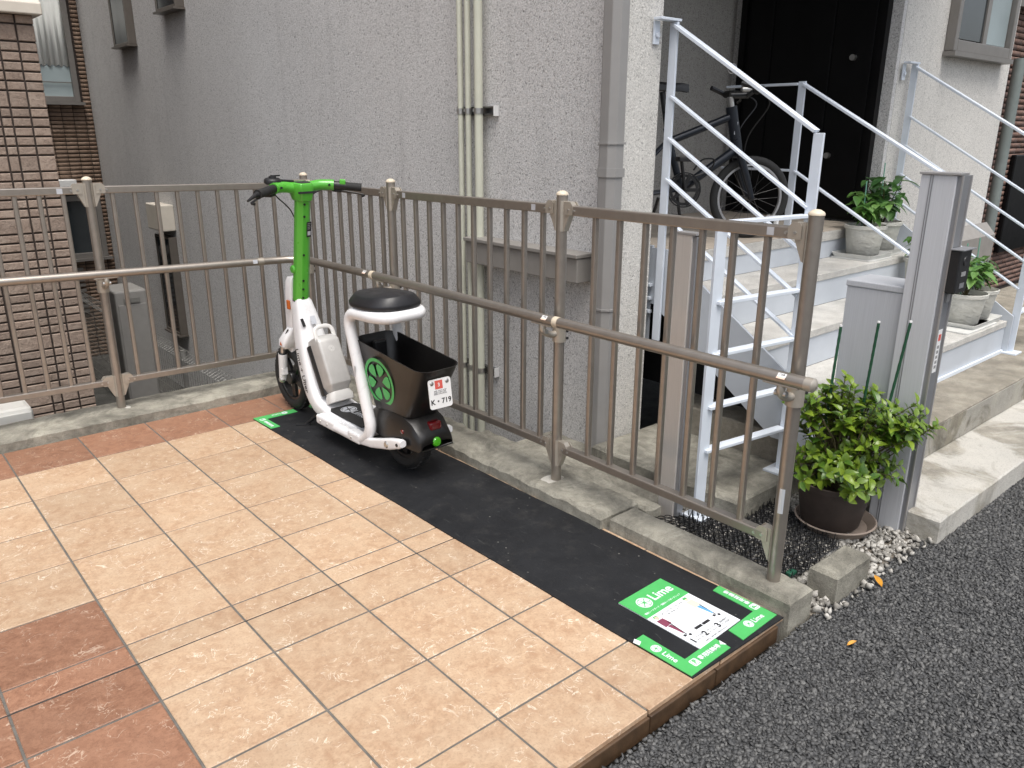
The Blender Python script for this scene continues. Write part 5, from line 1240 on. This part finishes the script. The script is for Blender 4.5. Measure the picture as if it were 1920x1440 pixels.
V_ = brick_field('bricks', 'bricks_far', -2.0, .72 - 1.12, -.42, 1.98, 1.811, .16, .052, bw); child(brick_field('bricks', 'bricks_far', -1.0, .72, -1.15, -.425, 1.811, .14, .052, bw), bw)
fbld = thing('brick_house', 'brown brick house with a lace-curtained window at the end of the alley', 'house', (1.0, 6.3, -1.15))
FYb = 6.32
child(MB().box((-3.0, FYb, -1.15), (2.099, FYb + .4, 7.2)).build('wall', 'mortar_dark'), fbld)
child(MB().box((-3.2, FYb + .4, -1.15), (2.099, 12, 7.2)).build('core', 'mortar_dark'), fbld)
wnx = (1.05, 1.985, 1.66, 3.05); wn2 = (1.25, 2.03, .0, .68)
brick_field('bricks', 'bricks_far', -1.2, 2.098, -1.15, 3.8, FYb - .001, .115, .043, fbld, lambda x, z: (wnx[0] - .02 < x < wnx[1] + .02 and wnx[2] - .03 < z < wnx[3] + .02) or (wn2[0] < x < wn2[1] and wn2[2] < z < wn2[3]))
def far_window(a, pane, cur):
    x0, x1, z0, z1 = a; f = MB(); y = FYb - .07; t = .055
    for p, q in (((x0, y, z0), (x0 + t, FYb - .001, z1)), ((x1 - t, y, z0), (x1, FYb - .001, z1)), ((x0 + t, y, z0), (x1 - t, FYb - .001, z0 + t)), ((x0 + t, y, z1 - t), (x1 - t, FYb - .001, z1))): f.box(p, q)
    f = child(f.build('window', 'frame_grey', None, .004), fbld)
    if cur:
        # gathered lace curtain, ends above the sill
        n = 50; vs = []
        for i in range(n + 1):
            x = x0 + t + (x1 - x0 - 2 * t) * i / n
            for z in (z0 + .36 + .012 * math.sin(i * 1.9), z1 - t): vs.append((x, FYb - .035 + .008 * math.sin(i * 1.25), z))
        cu = MB().add(vs, [(2 * i, 2 * i + 2, 2 * i + 3, 2 * i + 1) for i in range(n)], True).build('curtain', 'curtain', f); cu.modifiers.new('s', 'SOLIDIFY').thickness = .002
        MB().box((x0 + t, FYb - .028, z0 + t), (x1 - t, FYb - .020, z1 - t)).build('back_curtain', 'glass_frost', f)
        MB().box((x0 + t, FYb - .05, z0 + .19), (x1 - t, FYb - .044, z0 + .20)).build('window_bar', 'frame_grey', f)
    else: MB().box((x0 + t, FYb - .03, z0 + t), (x1 - t, FYb - .02, z1 - t)).build('pane', pane, f)
    MB().box((x0 - .03, y - .05, z0 - .03), (x1 + .03, FYb - .001, z0 - .001)).build('sill', 'frame_grey', f)
far_window(wnx, 'glass_dark', True); far_window(wn2, 'glass_dark', False)
child(MB().box((.9, FYb - .22, 3.07), (2.0, FYb - .002, 3.3)).build('shutter_box', 'cap_cream', None, .01), fbld)
child(MB().box((1.15, FYb - .16, .74), (1.80, FYb - .002, .86)).build('awning', 'label_white', None, .01), fbld)
for k in range(9): child(MB().box((1.0, FYb - .05, -.62 + k * .06), (1.75, FYb - .02, -.59 + k * .06)).build('louvre_slat', 'frame_grey'), fbld)
# brown brick house at the far right
rb = thing('brick_house', 'dark brown brick house beyond the cream front wall at right', 'house', (7.5, -1.0, 0))
RYb = -1.05
child(MB().box((6.28, RYb, -.2), (11, RYb + 4, 7.0)).build('wall', 'mortar_dark'), rb)
brick_field('bricks', 'bricks_brown', 6.28, 9.5, .0, 3.0, RYb - .001, .21, .045, rb)
child(MB().box((6.2, RYb - .08, 2.32), (11, RYb - .014, 2.40)).build('band_course', 'frame_bronze'), rb); child(MB().box((6.2, RYb - .05, 2.40), (11, RYb - .014, 4.5)).build('upper_panel', 'cap_cream'), rb)
child(MB().tube([(7.12, RYb - .09, -.1), (7.12, RYb - .09, 1.95)], .045, 14).build('downpipe', 'rust_pipe'), rb)
child(MB().box((7.55, RYb - .06, .35), (8.9, RYb - .016, 1.2)).build('window', 'door_black', None, .01), rb)
mt = child(MB().lathe([(.0001, .07), (.06, .06), (.085, .02), (.085, 0)], 20, frame((6.72, RYb - .015, 1.15), (1, 0, 0), (0, -1, 0))).build('meter', 'label_white'), rb)
child(MB().tube(smooth_path([(6.74, RYb - .05, 1.06), (6.75, RYb - .07, .9), (6.84, RYb - .08, .86), (6.92, RYb - .06, .98)], 6), .022, 8).build('meter_pipe', 'label_white'), rb)

# ================================================================== ALLEY
mf = thing('mesh_fence', 'grey wire mesh boundary fence running along the sunken alley', 'fence', (1.45, 1.0, -1.15))
def wire():
    mb = MB(); y0, y1, x = .75, 5.8, 1.46
    for k in range(int((y1 - y0) / .05)):
        y = y0 + k * .05; mb.tube([(x, y, -1.12), (x, y, -.235), (x + .045, y, -.215), (x + .045, y, -.26), (x, y, -.28)], .0022, 4, False)
    for z in [-.28, -.38, -.48, -.58, -.68, -.78, -.88, -.98, -1.08]: mb.tube([(x, y0, z), (x, y1, z)], .0025, 4, False)
    mb.tube([(x + .045, y0, -.215), (x + .045, y1, -.215)], .003, 4, False); return mb
stuff(child(wire().build('wire_mesh', 'wire_grey'), mf))
for y in (.8, 2.4, 4.0, 5.6): child(MB().tube([(1.49, y, -1.15), (1.49, y, -.22)], .02, 10).build('fence_post', 'wire_grey'), mf)
wh = thing('water_heater', 'tall beige outdoor water heater unit standing in the alley', 'water heater', (1.25, 3.0, -1.15))
child(MB().box((1.22, 3.0, -.98), (1.46, 3.38, .17)).build('casing', 'ac_grey', None, .015), wh); child(MB().box((1.235, 2.993, -.72), (1.445, 2.9995, .06)).build('front_panel', 'ac_grey', None, .004), wh)
child(MB().box((1.24, 3.02, -1.15), (1.44, 3.36, -.981)).build('stand', 'wire_grey'), wh); child(MB().box((1.28, 2.985, .075), (1.40, 2.9925, .11)).build('vent', 'wire_grey'), wh)
ac = thing('air_conditioner', 'white outdoor air conditioning unit just behind the back kerb', 'air conditioner', (-.1, .85, -1.15))
child(MB().box((-.50, .70, -.55), (.205, .98, .075)).build('casing', 'ac_white', None, .025), ac); child(MB().box((-.52, .69, -.02), (.195, .6985, .055)).build('front_panel', 'ac_white', None, .004), ac)
child(MB().box((-.46, .74, -1.15), (-.36, .94, -.551)).build('foot', 'wire_grey'), ac); child(MB().box((.06, .74, -1.15), (.16, .94, -.551)).build('foot', 'wire_grey'), ac)
child(MB().box((-.02, .684, .018), (.035, .6895, .042)).build('badge', 'print_grey'), ac)
